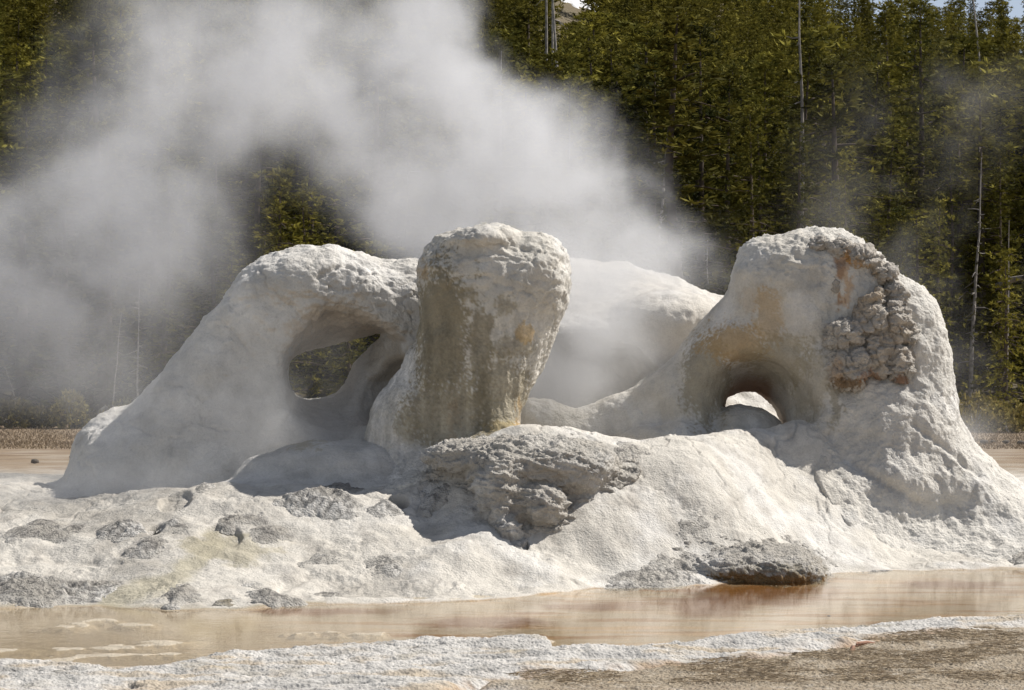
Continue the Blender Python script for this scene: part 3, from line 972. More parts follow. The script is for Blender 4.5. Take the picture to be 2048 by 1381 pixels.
# hillside
hx = np.linspace(-300, 300, 241); hy = np.concatenate([np.arange(61.9, 150, 1.2), np.arange(150, 620, 5)])
X, Y = np.meshgrid(hx, hy, indexing='ij'); x = X.ravel(); y = Y.ravel()
z = G(x, y) ; p3 = np.stack([x, y, z * 0], 1)
n1 = fbm(p3, .06, 4, off=3); z = z + (n1 * 3 + fbm(p3, .5, 3) * .25) * smooth(62, 90, y) - .01
HN = (x, y, z)
c = np.repeat(np.array([.15, .12, .075])[None], len(x), 0)
c = mixc(c, np.array([.10, .09, .05]), smooth(-.1, .3, fbm(p3, .3, 4, .6, off=9)) * .8)
c = mixc(c, np.array([.33, .28, .22]), smooth(.1, .35, fbm(p3, .22, 4, .6, off=29)) * .9 * (1 - smooth(80, 110, y)))
idx = np.arange(len(x)).reshape(X.shape)
Qh = np.stack([idx[:-1, :-1], idx[1:, :-1], idx[1:, 1:], idx[:-1, 1:]], -1).reshape(-1, 4)
me = mesh_from('hills', np.stack([x, y, z], 1), Qh, np.c_[c, np.ones(len(x))])
link('hills', me, M_GROUND, kind='structure')


def HZ(x, y):
    x = np.atleast_1d(np.asarray(x, float)); y = np.atleast_1d(np.asarray(y, float))
    zz = G(x, y)
    p = np.stack([x, y, x * 0], 1)
    return zz + np.where(y > 61.9, (fbm(p, .06, 4, off=3) * 3 + fbm(p, .5, 3) * .25) * smooth(62, 90, y), 0)


# ------------------------------------------------------------------ water
m, nt, b = newmat('pool_water')
N = nt.nodes.new; L = nt.links.new
nt.nodes.remove(b)
gl = N('ShaderNodeBsdfGlossy'); gl.inputs['Roughness'].default_value = .03; gl.inputs[0].default_value = (1, 1, 1, 1)
tr = N('ShaderNodeBsdfTransparent'); tr.inputs[0].default_value = (.93, .88, .78, 1)
fr = N('ShaderNodeFresnel'); fr.inputs[0].default_value = 1.33
geo = N('ShaderNodeNewGeometry'); mp = N('ShaderNodeMapping'); mp.inputs['Scale'].default_value = (1, 3.2, 1)
no = N('ShaderNodeTexNoise'); no.inputs['Scale'].default_value = 5; no.inputs['Detail'].default_value = 3
L(geo.outputs['Position'], mp.inputs[0]); L(mp.outputs[0], no.inputs['Vector'])
bp = N('ShaderNodeBump'); bp.inputs['Strength'].default_value = .25; bp.inputs['Distance'].default_value = .006
L(no.outputs[0], bp.inputs['Height']); L(bp.outputs[0], gl.inputs['Normal']); L(bp.outputs[0], fr.inputs['Normal'])
mx = N('ShaderNodeMixShader'); L(fr.outputs[0], mx.inputs[0]); L(tr.outputs[0], mx.inputs[1]); L(gl.outputs[0], mx.inputs[2])
L(mx.outputs[0], nt.nodes['Material Output'].inputs['Surface'])
me = mesh_from('water', [(-9, 13.1, 0), (9, 13.1, 0), (9, 23.5, 0), (-9, 23.5, 0)], [(0, 1, 2, 3)])
link('water', me, m, kind='structure')

# ------------------------------------------------------------------ crust patches lying on the apron
def crust_patch(pts, H, label, name='crust_patch', cat='rock crust', off=0., k=1., tone=.8, lst=(), h=.0125, group='knobbly grey crusts on the apron'):
    w = np.array([ray_ground(a, b)[:2] for a, b in pts])
    w = chaikin(w, 2)
    x0, y0 = w.min(0) - .1; x1, y1 = w.max(0) + .1
    xs = np.arange(x0, x1, h); ys = np.arange(y0, y1, h)
    X, Y = np.meshgrid(xs, ys, indexing='ij')
    d = sdf_poly(X, Y, w)
    x = X.ravel(); y = Y.ravel(); g = G(x, y)
    p = np.stack([x, y, g], 1)
    n = fbm(p, 5, 4, .6, off=off)
    d = d.ravel() + n * .2 + .12 * fbm(p, 2, 3, off=off + 5)
    prof = smooth(.04, -.22, d)
    f1, f2 = worley(p + fbm(p, 4, 3)[:, None] * .06, 17, off)
    g1, g2 = worley(p, 34, off + 3)
    rel0 = fbm(p, 1.1, 3, off=2) * .10
    bump = .032 * (.75 - f1) + .016 * (.6 - g1) + .05 * n + rocky(p, .22, off)
    z = g + rel0 + (H * (.7 + .5 * n) + bump * k) * prof - .05 * (1 - smooth(.06, -.02, d)) - .004
    keep = d < .07
    idx = np.arange(len(x)).reshape(X.shape); kk = keep.reshape(X.shape)
    fm = kk[:-1, :-1] & kk[1:, :-1] & kk[1:, 1:] & kk[:-1, 1:]
    Q = np.stack([idx[:-1, :-1], idx[1:, :-1], idx[1:, 1:], idx[:-1, 1:]], -1)[fm]
    used = np.unique(Q); mp = np.full(len(x), -1); mp[used] = np.arange(len(used))
    V = np.stack([x, y, z], 1)[used]
    c, _ = crust_paint(V, None, lst, 20., tone)
    c = mixc(c, C_DARK * .7, smooth(.4, .8, f1[used]) * .8)
    c = mixc(c, C_PALE * .95, smooth(-.12, .02, d[used] + .05 * n[used]) * .55)
    me = mesh_from(name, V, mp[Q], np.c_[c, np.ones(len(V))])
    return link(name, me, M_CRUST, label=label, cat=cat, group=group)


crust_patch([(-40, 1200), (-40, 1160), (60, 1150), (160, 1158), (250, 1160), (215, 1190), (150, 1212), (40, 1216)], .09, 'long brown grey crust at the pool edge, leftmost', off=1)
crust_patch([(-20, 1095), (20, 1060), (80, 1030), (140, 1045), (150, 1070), (100, 1085)], .07, 'smooth ribbed grey crust at the left edge of the apron', off=4, k=.5)
crust_patch([(180, 1080), (200, 1055), (260, 1040), (300, 1050), (285, 1075), (230, 1085)], .08, 'knobbly grey crust left of the small round pit', off=7)
crust_patch([(240, 1125), (262, 1088), (320, 1072), (338, 1085), (325, 1110), (285, 1128)], .07, 'wedge of knobbly grey crust below the small round pit', off=9)
crust_patch([(325, 1052), (345, 1042), (385, 1055), (370, 1066), (335, 1068)], .05, 'little crust right beside the small round pit', off=12)
crust_patch([(322, 1215), (340, 1190), (375, 1170), (408, 1175), (390, 1200), (365, 1220)], .13, 'dark wedge shaped crust standing at the pool edge', off=14)
crust_patch([(485, 1208), (500, 1185), (540, 1178), (590, 1200), (605, 1212), (540, 1218)], .10, 'round knobbly crust at the pool edge right of the dark wedge', off=17)
crust_patch([(425, 1050), (450, 1030), (520, 1032), (540, 1045), (480, 1055)], .05, 'low crust above the olive spring basin', off=19)
crust_patch([(500, 1055), (560, 1045), (600, 1062), (570, 1085), (520, 1090), (505, 1075)], .07, 'ragged crust right of the olive spring basin', off=22)
crust_patch([(540, 1010), (590, 990), (650, 985), (720, 1000), (740, 1020), (690, 1045), (640, 1040), (580, 1025)], .14, 'dark broken crust with a shaded face, below the low white mound', off=25, tone=.8)
crust_patch([(645, 972), (680, 963), (740, 970), (720, 982), (660, 980)], .06, 'thin dark crust on the crest in front of the low white mound', off=28, tone=.7)
crust_patch([(730, 1030), (760, 1005), (790, 1008), (800, 1028), (760, 1040)], .09, 'small crust beside the hole left of the big boulder', off=31)
crust_patch([(735, 1140), (742, 1105), (790, 1095), (820, 1115), (810, 1145), (770, 1150)], .06, 'pale pitted crust alone on the smooth slope', off=34, tone=1.05)
crust_patch([(975, 1098), (1000, 1085), (1050, 1078), (1045, 1092), (1000, 1100)], .07, 'dark slab at the foot of the big boulder', off=37, tone=.7)
crust_patch([(1190, 1180), (1220, 1150), (1280, 1125), (1350, 1120), (1390, 1150), (1420, 1168), (1330, 1178), (1260, 1185)], .07, 'flat grey crust by the water left of the brown stained boulder', off=40, tone=1.1)
crust_patch([(380, 985), (400, 962), (440, 955), (460, 965), (430, 990)], .09, 'smooth low grey hump at the foot of the long arch', off=43, k=.3, tone=1.05)
crust_patch([(2020, 1130), (2030, 1110), (2080, 1105), (2090, 1130)], .08, 'rounded pale crust at the right edge by the water', off=46, k=.5, tone=1.1)
crust_patch([(60, 1352), (130, 1345), (180, 1350), (170, 1362), (90, 1362)], .03, 'thin dark flake of sinter on the near shore, left corner', name='sinter_flake', cat='rock flake', off=49, tone=.6, k=.5, group='flakes on the near shore')
crust_patch([(90, 1075), (130, 1050), (190, 1045), (175, 1062), (130, 1085)], .06, 'faint grey crust between the ribbed crust and the knobbly one', off=52, tone=.9)
crust_patch([(610, 1180), (660, 1172), (700, 1180), (730, 1192), (660, 1196)], .035, 'thin grey rim of crust just above the waterline, centre left', off=55)
crust_patch([(430, 1205), (450, 1190), (478, 1194), (476, 1212), (450, 1214)], .05, 'tiny olive crust at the pool edge between the wedge and the round one', off=58, lst=[(455, 1203, 40, 20, C_OLIVE * .8, .8)])
crust_patch([(470, 1172), (500, 1160), (530, 1166), (510, 1176)], .04, 'small crust above the round knobbly one', off=61)
crust_patch([(590, 1130), (620, 1110), (670, 1110), (690, 1128), (640, 1135)], .08, 'smooth domed crust on the open slope left of the pitted one', off=64, tone=1.1, k=.3)
crust_patch([(820, 1010), (850, 985), (890, 975), (880, 1000), (850, 1025)], .06, 'pale lump at the rim of the shaded hollow', off=67, tone=1.05, k=.5)
crust_patch([(1210, 905), (1260, 890), (1300, 900), (1260, 925)], .05, 'low pale swelling right of the big boulder', off=70, tone=1.15, k=.3)
crust_patch([(1360, 1075), (1380, 1040), (1430, 1035), (1440, 1060), (1400, 1080)], .06, 'rough pale crust above the brown stained boulder', off=73, tone=1.05)
crust_patch([(1690, 1150), (1720, 1138), (1790, 1136), (1800, 1144), (1740, 1152)], .03, 'thin crust along the waterline right of the stained boulder', off=76)
print('patches', round(time.time() - T0, 1))


# ------------------------------------------------------------------ tubes for trunks, limbs and sticks
def tube(pts, rad, n=6):
    pts = np.array(pts, float); rad = np.array(rad, float)
    V = []; Q = []
    for i, p in enumerate(pts):
        a = pts[min(i + 1, len(pts) - 1)] - pts[max(i - 1, 0)]; a /= np.linalg.norm(a) + 1e-9
        u = np.cross(a, [0.3, 1, .1] if abs(a[1]) < .9 else [1, 0, 0]); u /= np.linalg.norm(u); v = np.cross(a, u)
        for k in range(n):
            t = 2 * math.pi * k / n
            V.append(p + rad[i] * (math.cos(t) * u + math.sin(t) * v))
    for i in range(len(pts) - 1):
        for k in range(n):
            Q.append((i * n + k, i * n + (k + 1) % n, (i + 1) * n + (k + 1) % n, (i + 1) * n + k))
    return np.array(V), np.array(Q)


def join(parts):
    V = []; Q = []; o = 0
    for v, q in parts:
        V.append(v); Q.append(q + o); o += len(v)
    return np.concatenate(V), np.concatenate(Q)


def make_crown(r, H, W, n_tuft, per, lean=0., base=.12, kind=0):
    """needle tufts along whorled branches; returns (verts, tris, shade), limb tubes"""
    V = []; S = []
    limbs = []
    zz = H * base
    cen = []; dirs = []; shade = []
    lob = r.random((5, 3))
    while zz < H * .985:
        t = zz / H
        nb = r.integers(5, 8)
        env = W * (1 - t) ** .9 * (.55 + .45 * min((t - base) / .18, 1)) + .18
        a0 = r.random() * 6.28
        for k in range(4):
            q = np.array([0, 0, zz + r.uniform(0, .3)]) + r.normal(size=3) * [.14, .14, .05]
            cen.append(q); dirs.append(np.array([q[0] * 4, q[1] * 4, 0.1])); shade.append((r.random() * .6, .3))
        for k in range(nb):
            a = a0 + k * 6.28 / nb + r.normal() * .35
            L_ = env * r.uniform(.45, 1.15)
            if r.random() < .12: L_ *= .4
            up = r.uniform(-.3, .15) + .6 * (t > .8)
            d = np.array([math.cos(a), math.sin(a), up])
            m_ = max(2, int(L_ * 4.2))
            tone = r.random() ** 1.3
            if r.random() < .16: continue
            for j in range(m_):
                s = (j + 1) / m_
                s = s ** .8
                q = np.array([0, 0, zz]) + d * L_ * s + np.array([0, 0, -.12 * L_ * s * s]) + r.normal(size=3) * [.15, .15, .05] * (.5 + s)
                cen.append(q); dirs.append(d); shade.append((tone, s))
            if L_ > .5 and r.random() < .5:
                limbs.append(tube([(0, 0, zz), (0, 0, zz) + d * L_ * .55, (0, 0, zz) + d * L_ * .95 + np.array([0, 0, -.1 * L_])], [.035, .022, .008], 4))
        zz += r.uniform(.22, .42) * (H / 11) ** .5
    cen = np.array(cen); dirs = np.array(dirs); shade = np.array(shade)
    if len(cen) > n_tuft:
        sel = r.choice(len(cen), n_tuft, replace=False); cen = cen[sel]; dirs = dirs[sel]; shade = shade[sel]
    n = len(cen)
    c = np.repeat(cen, per, 0); dd = np.repeat(dirs, per, 0); sh = np.repeat(shade, per, 0)
    rd = r.normal(size=(n * per, 3)) * [1, 1, .8] + dd * .8 + [0, 0, .5]
    rd /= np.linalg.norm(rd, axis=1)[:, None]
    size = (r.uniform(.09, .22, n * per) * (1.0 if per > 5 else 1.45))[:, None]
    sd_ = np.cross(rd, r.normal(size=(n * per, 3))); sd_ /= np.linalg.norm(sd_, axis=1)[:, None]
    wdt = size * r.uniform(.10, .20, (n * per, 1))
    A = c - rd * size * .15
    B = c + rd * size * .45 + sd_ * wdt; C_ = c + rd * size; D = c + rd * size * .45 - sd_ * wdt
    V = np.stack([A, B, C_, D], 1).reshape(-1, 3)
    Q = np.arange(n * per * 4).reshape(-1, 4)
    col = np.zeros((n * per, 4)); col[:, 0] = .45 * sh[:, 0]; col[:, 1] = np.clip(sh[:, 0] * .4 + r.random(n * per) * .6, 0, 1); col[:, 3] = 1
    return V, Q, np.repeat(col, 4, 0), limbs


M_NEEDLE = needle_mat('pine_needles', (.036, .044, .012), (.26, .225, .04))
M_BARK = simple_mat('pine_bark', (.085, .065, .05), var=.4, scale=6, obj_random=.25)
M_SNAG = simple_mat('weathered_wood', (.27, .245, .22), var=.5, scale=7, obj_random=.25)

protos = []
pr = np.random.default_rng(5)
for (H, W, nt_, base) in [(12, 1.5, 1500, .06), (11, 1.25, 1300, .06), (13, 1.7, 1600, .12), (10, 1.5, 1300, .04), (9, 1.1, 1000, .05), (12.5, 1.35, 1300, .2), (8, 1.5, 1100, .02), (11, 1.9, 1600, .08)]:
    V, Q, c, limbs = make_crown(pr, H, W, int(nt_ * 2.3), 11, base=base)
    cm = mesh_from('crown', V, Q, c, smooth_=False); cm.materials.append(M_NEEDLE)
    bend = pr.normal(size=2) * .12
    tk = tube([(0, 0, -.6), (bend[0] * .3, bend[1] * .3, H * .3), (bend[0], bend[1], H * .6), (0, 0, H * .97)], [.12, .10, .06, .012], 7)
    v, q = join([tk] + limbs)
    tm = mesh_from('trunk', v, q); tm.materials.append(M_BARK)
    protos.append((H, tm, cm))


def make_snag(r, H, br=18, lean=0.0, fork=False):
    pts = [(0, 0, -.5)]
    x0 = 0; y0 = 0
    for k in range(1, 8):
        x0 += lean * H / 8 + r.normal() * .05; y0 += r.normal() * .04
        pts.append((x0, y0, H * k / 7))
    rad = np.linspace(.10, .015, len(pts)) * (H / 10) ** .5
    ps = [tube(pts, rad, 6)]
    pts = np.array(pts)
    limbs = []
    for k in range(br):
        t = r.uniform(.2, .97); s = t * (len(pts) - 1); i = min(int(s), len(pts) - 2)
        p = pts[i] * (1 - (s - i)) + pts[i + 1] * (s - i)
        a = r.random() * 6.28; L_ = r.uniform(.12, 1.0) ** 1.5 * (1.25 - t * .7)
        d = np.array([math.cos(a), math.sin(a), r.uniform(-.5, .35)])
        limbs.append(tube([p, p + d * L_ * .5 + [0, 0, r.normal() * .03], p + d * L_ + [0, 0, r.normal() * .05]], [.028, .018, .006], 4))
    tm = mesh_from('trunk', *ps[0]); tm.materials.append(M_SNAG)
    lms = []
    for v, q in limbs:
        lm = mesh_from('branch', v, q); lm.materials.append(M_SNAG); lms.append(lm)
    return H, tm, lms


snag_protos = [make_snag(pr, 12, 16), make_snag(pr, 10, 40, .03), make_snag(pr, 9, 46), make_snag(pr, 13, 6, -.02), make_snag(pr, 11, 26, -.05)]


def place_tree(proto, x, y, H, rot, name, label, cat, group, part='crown', lean=(0, 0), wide=1.0):
    H0, tm, cm = proto
    z = float(HZ(x, y)[0])
    o = bpy.data.objects.new(name, None); o.empty_display_size = .3
    o.location = (x, y, z - .05); o.rotation_euler = (lean[0], lean[1], rot)
    s = H / H0; o.scale = (s * wide, s * wide, s)
    COL.objects.link(o)
    o['label'] = label; o['category'] = cat
    if group: o['group'] = group
    for nm, me in [('trunk', tm)] + [(part, q) for q in (cm if isinstance(cm, list) else [cm])]:
        c = bpy.data.objects.new(nm, me); c.parent = o; COL.objects.link(c)
    return o


# -- chosen trees: (px of trunk, Y, height, label)
HERO = [(560, 60.5, 7.6, 1.25, 6, 'bushy pine glimpsed through a gap in the steam above the long arch'),
        (1400, 64, 12.6, 1.2, 7, 'tall broad crowned pine reaching almost to the top of the picture, right of the steam'),
        (1500, 61, 9.6, 1.15, 0, 'dark full pine left of the tall bare white snag'),
        (1600, 63, 9.3, 1.2, 3, 'broad pine directly above the right cone'),
        (1880, 63, 7.2, 1.0, 1, 'slim young pine right of the cone, ringed by thin steam'),
        (1800, 62, 6.6, 1.0, 4, 'narrow pine touching the right shoulder of the cone'),
        (2010, 60, 5.2, 1.1, 6, 'short bushy pine at the right edge above the shrubs'),
        (700, 59, 4.2, 1.3, 6, 'branching pine seen through the oval window of the long arch'),
        (2000, 66, 9.0, 1.0, 2, 'pine at the right edge behind the short bushy pine'),
        (1230, 63.5, 10.4, 1.5, 7, 'broad dark pine just right of the steam edge'),
        (1310, 66, 11.6, 1.5, 3, 'large full pine between the steam and the tall broad crowned pine'),
        (1530, 72, 11.8, 1.6, 2, 'tall layered pine left of the tall bare white snag'),
        (1660, 74, 11.0, 1.5, 7, 'tall wide pine right of the tall bare white snag'),
        (1770, 88, 14.5, 1.4, 2, 'very tall pine whose tip meets the skyline, up the slope'),
        (1840, 90, 15.0, 1.4, 7, 'very tall broad pine on the skyline left of the leaning bare trunk'),
        (1960, 74, 10.5, 1.5, 6, 'dense pine behind the pale dead trunk'),
        (1140, 70, 11.2, 1.4, 5, 'rounded pine above the ragged steam puffs'),
        (1690, 64.5, 8.6, 1.0, 5, 'pine behind the crown of the right cone')]
taken = []
for (a, Y0, H, w, k, lab) in HERO:
    xx = (a - CX) * Y0 / F
    place_tree(protos[k], xx, Y0, H, random.random() * 6.28, 'pine_tree', lab, 'pine tree', None, wide=w)
    taken.append((xx, Y0))
SNAGS = [(1596, 70, 14.6, 0, 0, 'tall bare white snag with a few stub branches, rising clear of the pines'),
         (1093, 86, 16.0, 3, 0, 'thin bare pole, left one of the pair left of the snow patch'),
         (1103, 87, 15.0, 3, 0, 'thin bare pole, right one of the pair left of the snow patch'),
         (1135, 85, 15.0, 3, -.05, 'leaning bare pole in front of the snow patch'),
         (1290, 62, 9.6, 1, .05, 'grey dead tree with many twigs near the steam edge'),
         (1350, 61.5, 6.3, 2, .05, 'twiggy dead tree at the right foot of the steam'),
         (1420, 61, 5.6, 2, 0, 'slender dead tree between the rear mound and the cone'),
         (1980, 150, 17, 3, -.1, 'leaning bare trunk against the sky at the top right'),
         (1940, 68, 8.5, 1, .02, 'pale dead trunk in the thin steam on the right'),
         (2012, 63, 6.3, 3, -.03, 'pale bare stem near the right edge'),
         (220, 59, 3.4, 4, .12, 'forked white dead branch at the tree line left of the arch'),
         (275, 59.5, 4.4, 1, 0, 'thin dead sapling above the left slope of the arch'),
         (50, 59, 2.0, 2, -.3, 'leaning dead branch low in the steam at far left'),
         (985, 66, 12, 3, .03, 'pale trunk at the ragged top edge of the steam'),
         (1150, 67, 9.5, 1, 0, 'grey topped dead tree just above the steam')]
for (a, Y0, H, k, ln, lab) in SNAGS:
    place_tree(snag_protos[k], (a - CX) * Y0 / F, Y0, H, random.random() * 6.28 if abs(ln) < .04 else 0, 'dead_tree', lab, 'dead tree', None, part='branch', lean=(0, ln))

cand = []
y = 61.0
tr = np.random.default_rng(11)
while y < 268:
    s = 2.35 + (y - 61) * .014
    half = .262 * y + 2.5
    xx = -half + tr.random() * s
    while xx < half:
        if y < 84 and tr.random() < .25:
            xx += s; continue
        cx_, cy_ = xx + tr.normal() * s * .25, y + tr.normal() * s * .3
        px = cx_ / cy_ * F + CX
        ok = cy_ > 60.5
        if cy_ < 72 and px > 1720: ok = ok and tr.random() < .35
        if cy_ < 64 and px < 500: ok = ok and tr.random() < .6
        if any((cx_ - a) ** 2 + (cy_ - b) ** 2 < 1.6 for a, b in taken): ok = False
        if ok: cand.append((cx_, cy_, px))
        xx += s
    y += s * .86
cand.sort(key=lambda q: q[1])
print('trees', len(cand))
lod = []
lr = np.random.default_rng(3)
for (H, W, base) in [(12, 1.7, .06), (11, 1.4, .04), (13, 1.8, .1), (9, 1.5, .03), (12, 1.5, .12)]:
    V, Q, c, limbs = make_crown(lr, H, W, 820, 5, base=base)
    tv, tq = tube([(0, 0, -.6), (0, 0, H * .5), (0, 0, H * .8)], [.09, .05, .01], 4)
    c2 = np.tile([-9., 0, 0, 1], (len(tv), 1))
    lod.append((H, np.concatenate([V, tv]), np.concatenate([Q, tq + len(V)]), np.concatenate([c, c2])))
nI = 300 - len(HERO)
PLACED = []
FV = []; FQ = []; FC = []; off = 0
SHAPES = ['full', 'slim', 'bare stemmed', 'low branched', 'narrow', 'high crowned', 'stubby', 'broad']
ZONES = [(150, 'at the left edge'), (320, 'above the foot of the long arch'), (470, 'above the left slope of the arch'), (600, 'above the crown of the long arch'), (760, 'above the oval window'),
         (880, 'above the left side of the pillar'), (1010, 'above the pillar'), (1130, 'above the right side of the pillar'), (1250, 'above the rear mound'), (1370, 'above the right end of the mound'),
         (1480, 'above the gap between mound and cone'), (1580, 'above the window of the cone'), (1700, 'above the top of the cone'), (1820, 'above the right shoulder of the cone'), (1930, 'right of the cone'), (9999, 'at the right edge')]


def tree_label(k, H, px, yy):
    size = 'very tall' if H > 10 else 'tall' if H > 8.3 else 'middling' if H > 6.6 else 'short' if H > 5.2 else 'very short'
    row = 'front row' if yy < 64 else 'second row' if yy < 67.5 else 'third row' if yy < 71 else 'fourth row' if yy < 75 else 'upslope'
    z_ = next(t for lim, t in ZONES if px < lim)
    return f'{size} {SHAPES[k]} pine, {row}, {z_}'

for i, (xx, yy, px) in enumerate(cand):
    hmax = 8.6 + 2.2 * float(smooth(64, 80, yy)) - 1.6 * float(smooth(1650, 1800, px)) * (yy < 75)
    H = hmax * tr.uniform(.55, 1.0)
    if yy < 84 and tr.random() < .5: H = tr.uniform(9.5, 12.8) * (1 - .3 * float(smooth(1650, 1800, px)) * (yy < 75))
    if yy > 90 and tr.random() < .1: H *= 1.25
    if 1100 < px < 1185 and yy < 193:
        lim = CAMZ + (HY - 48) / F * yy - float(HZ(xx, yy)[0])
        if lim < 1.6: continue
        H = min(H, lim)
    if i < nI:
        kk = int(tr.integers(len(protos)))
        PLACED.append((px, place_tree(protos[kk], xx, yy, H, tr.random() * 6.28, 'pine_tree', tree_label(kk, H, px, yy), 'pine tree', 'pines crowding the hillside', wide=tr.uniform(1.25, 1.9), lean=(tr.normal() * .025, tr.normal() * .025))))
    else:
        H0, V, Q, c = lod[tr.integers(len(lod))]
        a = tr.random() * 6.28; s = H / H0; w = s * tr.uniform(1.1, 1.6)
        R = np.array([[math.cos(a) * w, -math.sin(a) * w, 0], [math.sin(a) * w, math.cos(a) * w, 0], [0, 0, s]])
        v = V @ R.T + [xx, yy, float(HZ(xx, yy)[0])]
        cc = c.copy(); cc[:, 0] = np.clip(cc[:, 0] + tr.uniform(-.3, .4), -.2, 1); cc[:, 1] = np.clip(cc[:, 1] + tr.uniform(-.45, .4), -.35, 1.3)
        FV.append(v.astype(np.float32)); FQ.append(Q + off); FC.append(cc.astype(np.float32)); off += len(v)
same = {}
for px, o in PLACED: same.setdefault(o['label'], []).append((px, o))
for lab, lst in same.items():
    if len(lst) > 1:
        W = {2: ('left', 'right'), 3: ('left', 'middle', 'right')}.get(len(lst), ('leftmost', 'second leftmost', 'third leftmost', 'fourth leftmost', 'fifth leftmost', 'sixth leftmost'))
        for w, (px, o) in zip(W, sorted(lst, key=lambda q: q[0])):
            o['label'] = lab.replace(' pine,', ' pine, ' + w + ' one,')
FV = np.concatenate(FV)
me = mesh_from('forest', FV, np.concatenate(FQ), np.concatenate(FC), smooth_=False)
link('forest', me, M_NEEDLE, kind='stuff', label='dense olive green pine forest climbing the far hillside', cat='forest')
print('forest', len(FV), round(time.time() - T0, 1))


# ------------------------------------------------------------------ small growth, litter, stones, sticks, snow
def blades(n, fn, hmin, hmax, w, seed, name, mat, lab, cat, flat=0.):
    r = np.random.default_rng(seed)
    x, y, z = fn(r, n)
    n = len(x)
    b = np.stack([x, y, z], 1)
    hgt = r.uniform(hmin, hmax, n)[:, None]
    d = r.normal(size=(n, 3)) * [1, 1, 0] * (.5 + flat * 3) + [0, 0, 1 if not flat else .12]
    d /= np.linalg.norm(d, axis=1)[:, None]
    s = np.cross(d, r.normal(size=(n, 3))); s /= np.linalg.norm(s, axis=1)[:, None]
    V = np.stack([b - s * w, b + s * w, b + d * hgt + s * w * .3, b + d * hgt - s * w * .3], 1).reshape(-1, 3)
    col = np.zeros((n, 4)); col[:, 0] = r.random(n); col[:, 1] = r.random(n); col[:, 3] = 1
    me = mesh_from(name, V, np.arange(n * 4).reshape(-1, 4), np.repeat(col, 4, 0), smooth_=False)
    return link(name, me, mat, kind='stuff', label=lab, cat=cat)


def in_meadow(r, n):
    y = r.uniform(41, 61, n); x = r.uniform(-1, 1, n) * (.25 * y + 1)
    m = fbm(np.stack([x * .3, y, y * 0], 1), .8, 3, off=4) > -.4
    x, y = x[m], y[m]
    return x, y, G(x, y) - .01


M_DRY = needle_mat('dry_grass', (.26, .185, .115), (.38, .29, .19))
blades(60000, in_meadow, .03, .08, .010, 21, 'dry_grass', M_DRY, 'dry brown grass between the white sinter flat and the trees', 'grass')


def in_litter(r, n):
    px = r.uniform(950, 2100, n); Y0 = r.uniform(13.4, 17., n)
    x = (px - CX) * Y0 / F
    e = np.interp(x, RUNNEL[::-1, 0], RUNNEL[::-1, 1])
    m = (Y0 < e - .12) & (fbm(np.stack([x, Y0, x * 0], 1), 1.6, 3, off=8) > -.05)
    x, Y0 = x[m], Y0[m]
    return x, Y0, G(x, Y0) + .045


M_LIT = needle_mat('straw_litter', (.10, .065, .04), (.42, .34, .24))
blades(30000, in_litter, .02, .09, .0028, 22, 'straw_litter', M_LIT, 'fine straw and twig litter scattered over the brown near ground', 'litter', flat=1.)


def shrub(px, Y0, H, W, seed, lab, mat=None, group='shrubs along the foot of the trees'):
    r = np.random.default_rng(seed)
    n = 260
    a = r.random(n) * 6.28; rr = np.sqrt(r.random(n)) * W; zz = r.random(n) ** .8 * H * (1 - .5 * (rr / W) ** 2)
    cen = np.stack([rr * np.cos(a), rr * np.sin(a), zz], 1)
    c = np.repeat(cen, 6, 0); rd = r.normal(size=c.shape) + [0, 0, 1.]; rd /= np.linalg.norm(rd, axis=1)[:, None]
    s = np.cross(rd, r.normal(size=c.shape)); s /= np.linalg.norm(s, axis=1)[:, None]
    size = r.uniform(.08, .2, (len(c), 1)); w = size * .2
    V = np.stack([c, c + rd * size * .5 + s * w, c + rd * size, c + rd * size * .5 - s * w], 1).reshape(-1, 3)
    col = np.zeros((len(c), 4)); col[:, 0] = r.random(len(c)) * .8; col[:, 1] = r.random(len(c)); col[:, 3] = 1
    me = mesh_from('foliage', V, np.arange(len(V)).reshape(-1, 4), np.repeat(col, 4, 0), smooth_=False)
    stems = [tube([(0, 0, -.1), (math.cos(t) * W * .4, math.sin(t) * W * .4, H * .5), (math.cos(t) * W * .8, math.sin(t) * W * .8, H * .85)], [.02, .014, .005], 4) for t in r.random(9) * 6.28]
    v, q = join(stems)
    o = bpy.data.objects.new('shrub', None); x = (px - CX) * Y0 / F
    o.location = (x, Y0, float(HZ(x, Y0)[0])); o.rotation_euler = (0, 0, r.random() * 6); COL.objects.link(o)
    o['label'] = lab; o['category'] = 'shrub'; o['group'] = group
    link('foliage', me, mat or M_NEEDLE, o); link('stems', mesh_from('stems', v, q), M_SNAG, o)


M_SHRUB = needle_mat('shrub_leaves', (.07, .07, .02), (.25, .20, .07))
for i, (a, Y0, H, W, lab) in enumerate([(20, 58.5, .9, .7, 'low olive shrub at the far left of the tree line'), (75, 59, .6, .6, 'small shrub between the two left olive shrubs'),
                                     (140, 58.2, 1.1, .5, 'yellowish upright shrub left of the forked dead branch'), (165, 58.6, .6, .4, 'small yellow shrub touching the upright one'),
                                     (245, 59, .8, .7, 'dull shrub right behind the left foot of the arch'), (1950, 56, 1.0, 1.1, 'wide grey green shrub on the right below the pines'),
                                     (2020, 55, .8, .8, 'low shrub at the right edge of the dry flat'), (1900, 58, .7, .6, 'small dark shrub close to the right slope of the cone')]):
    shrub(a, Y0, H, W, 100 + i, lab, M_SHRUB)


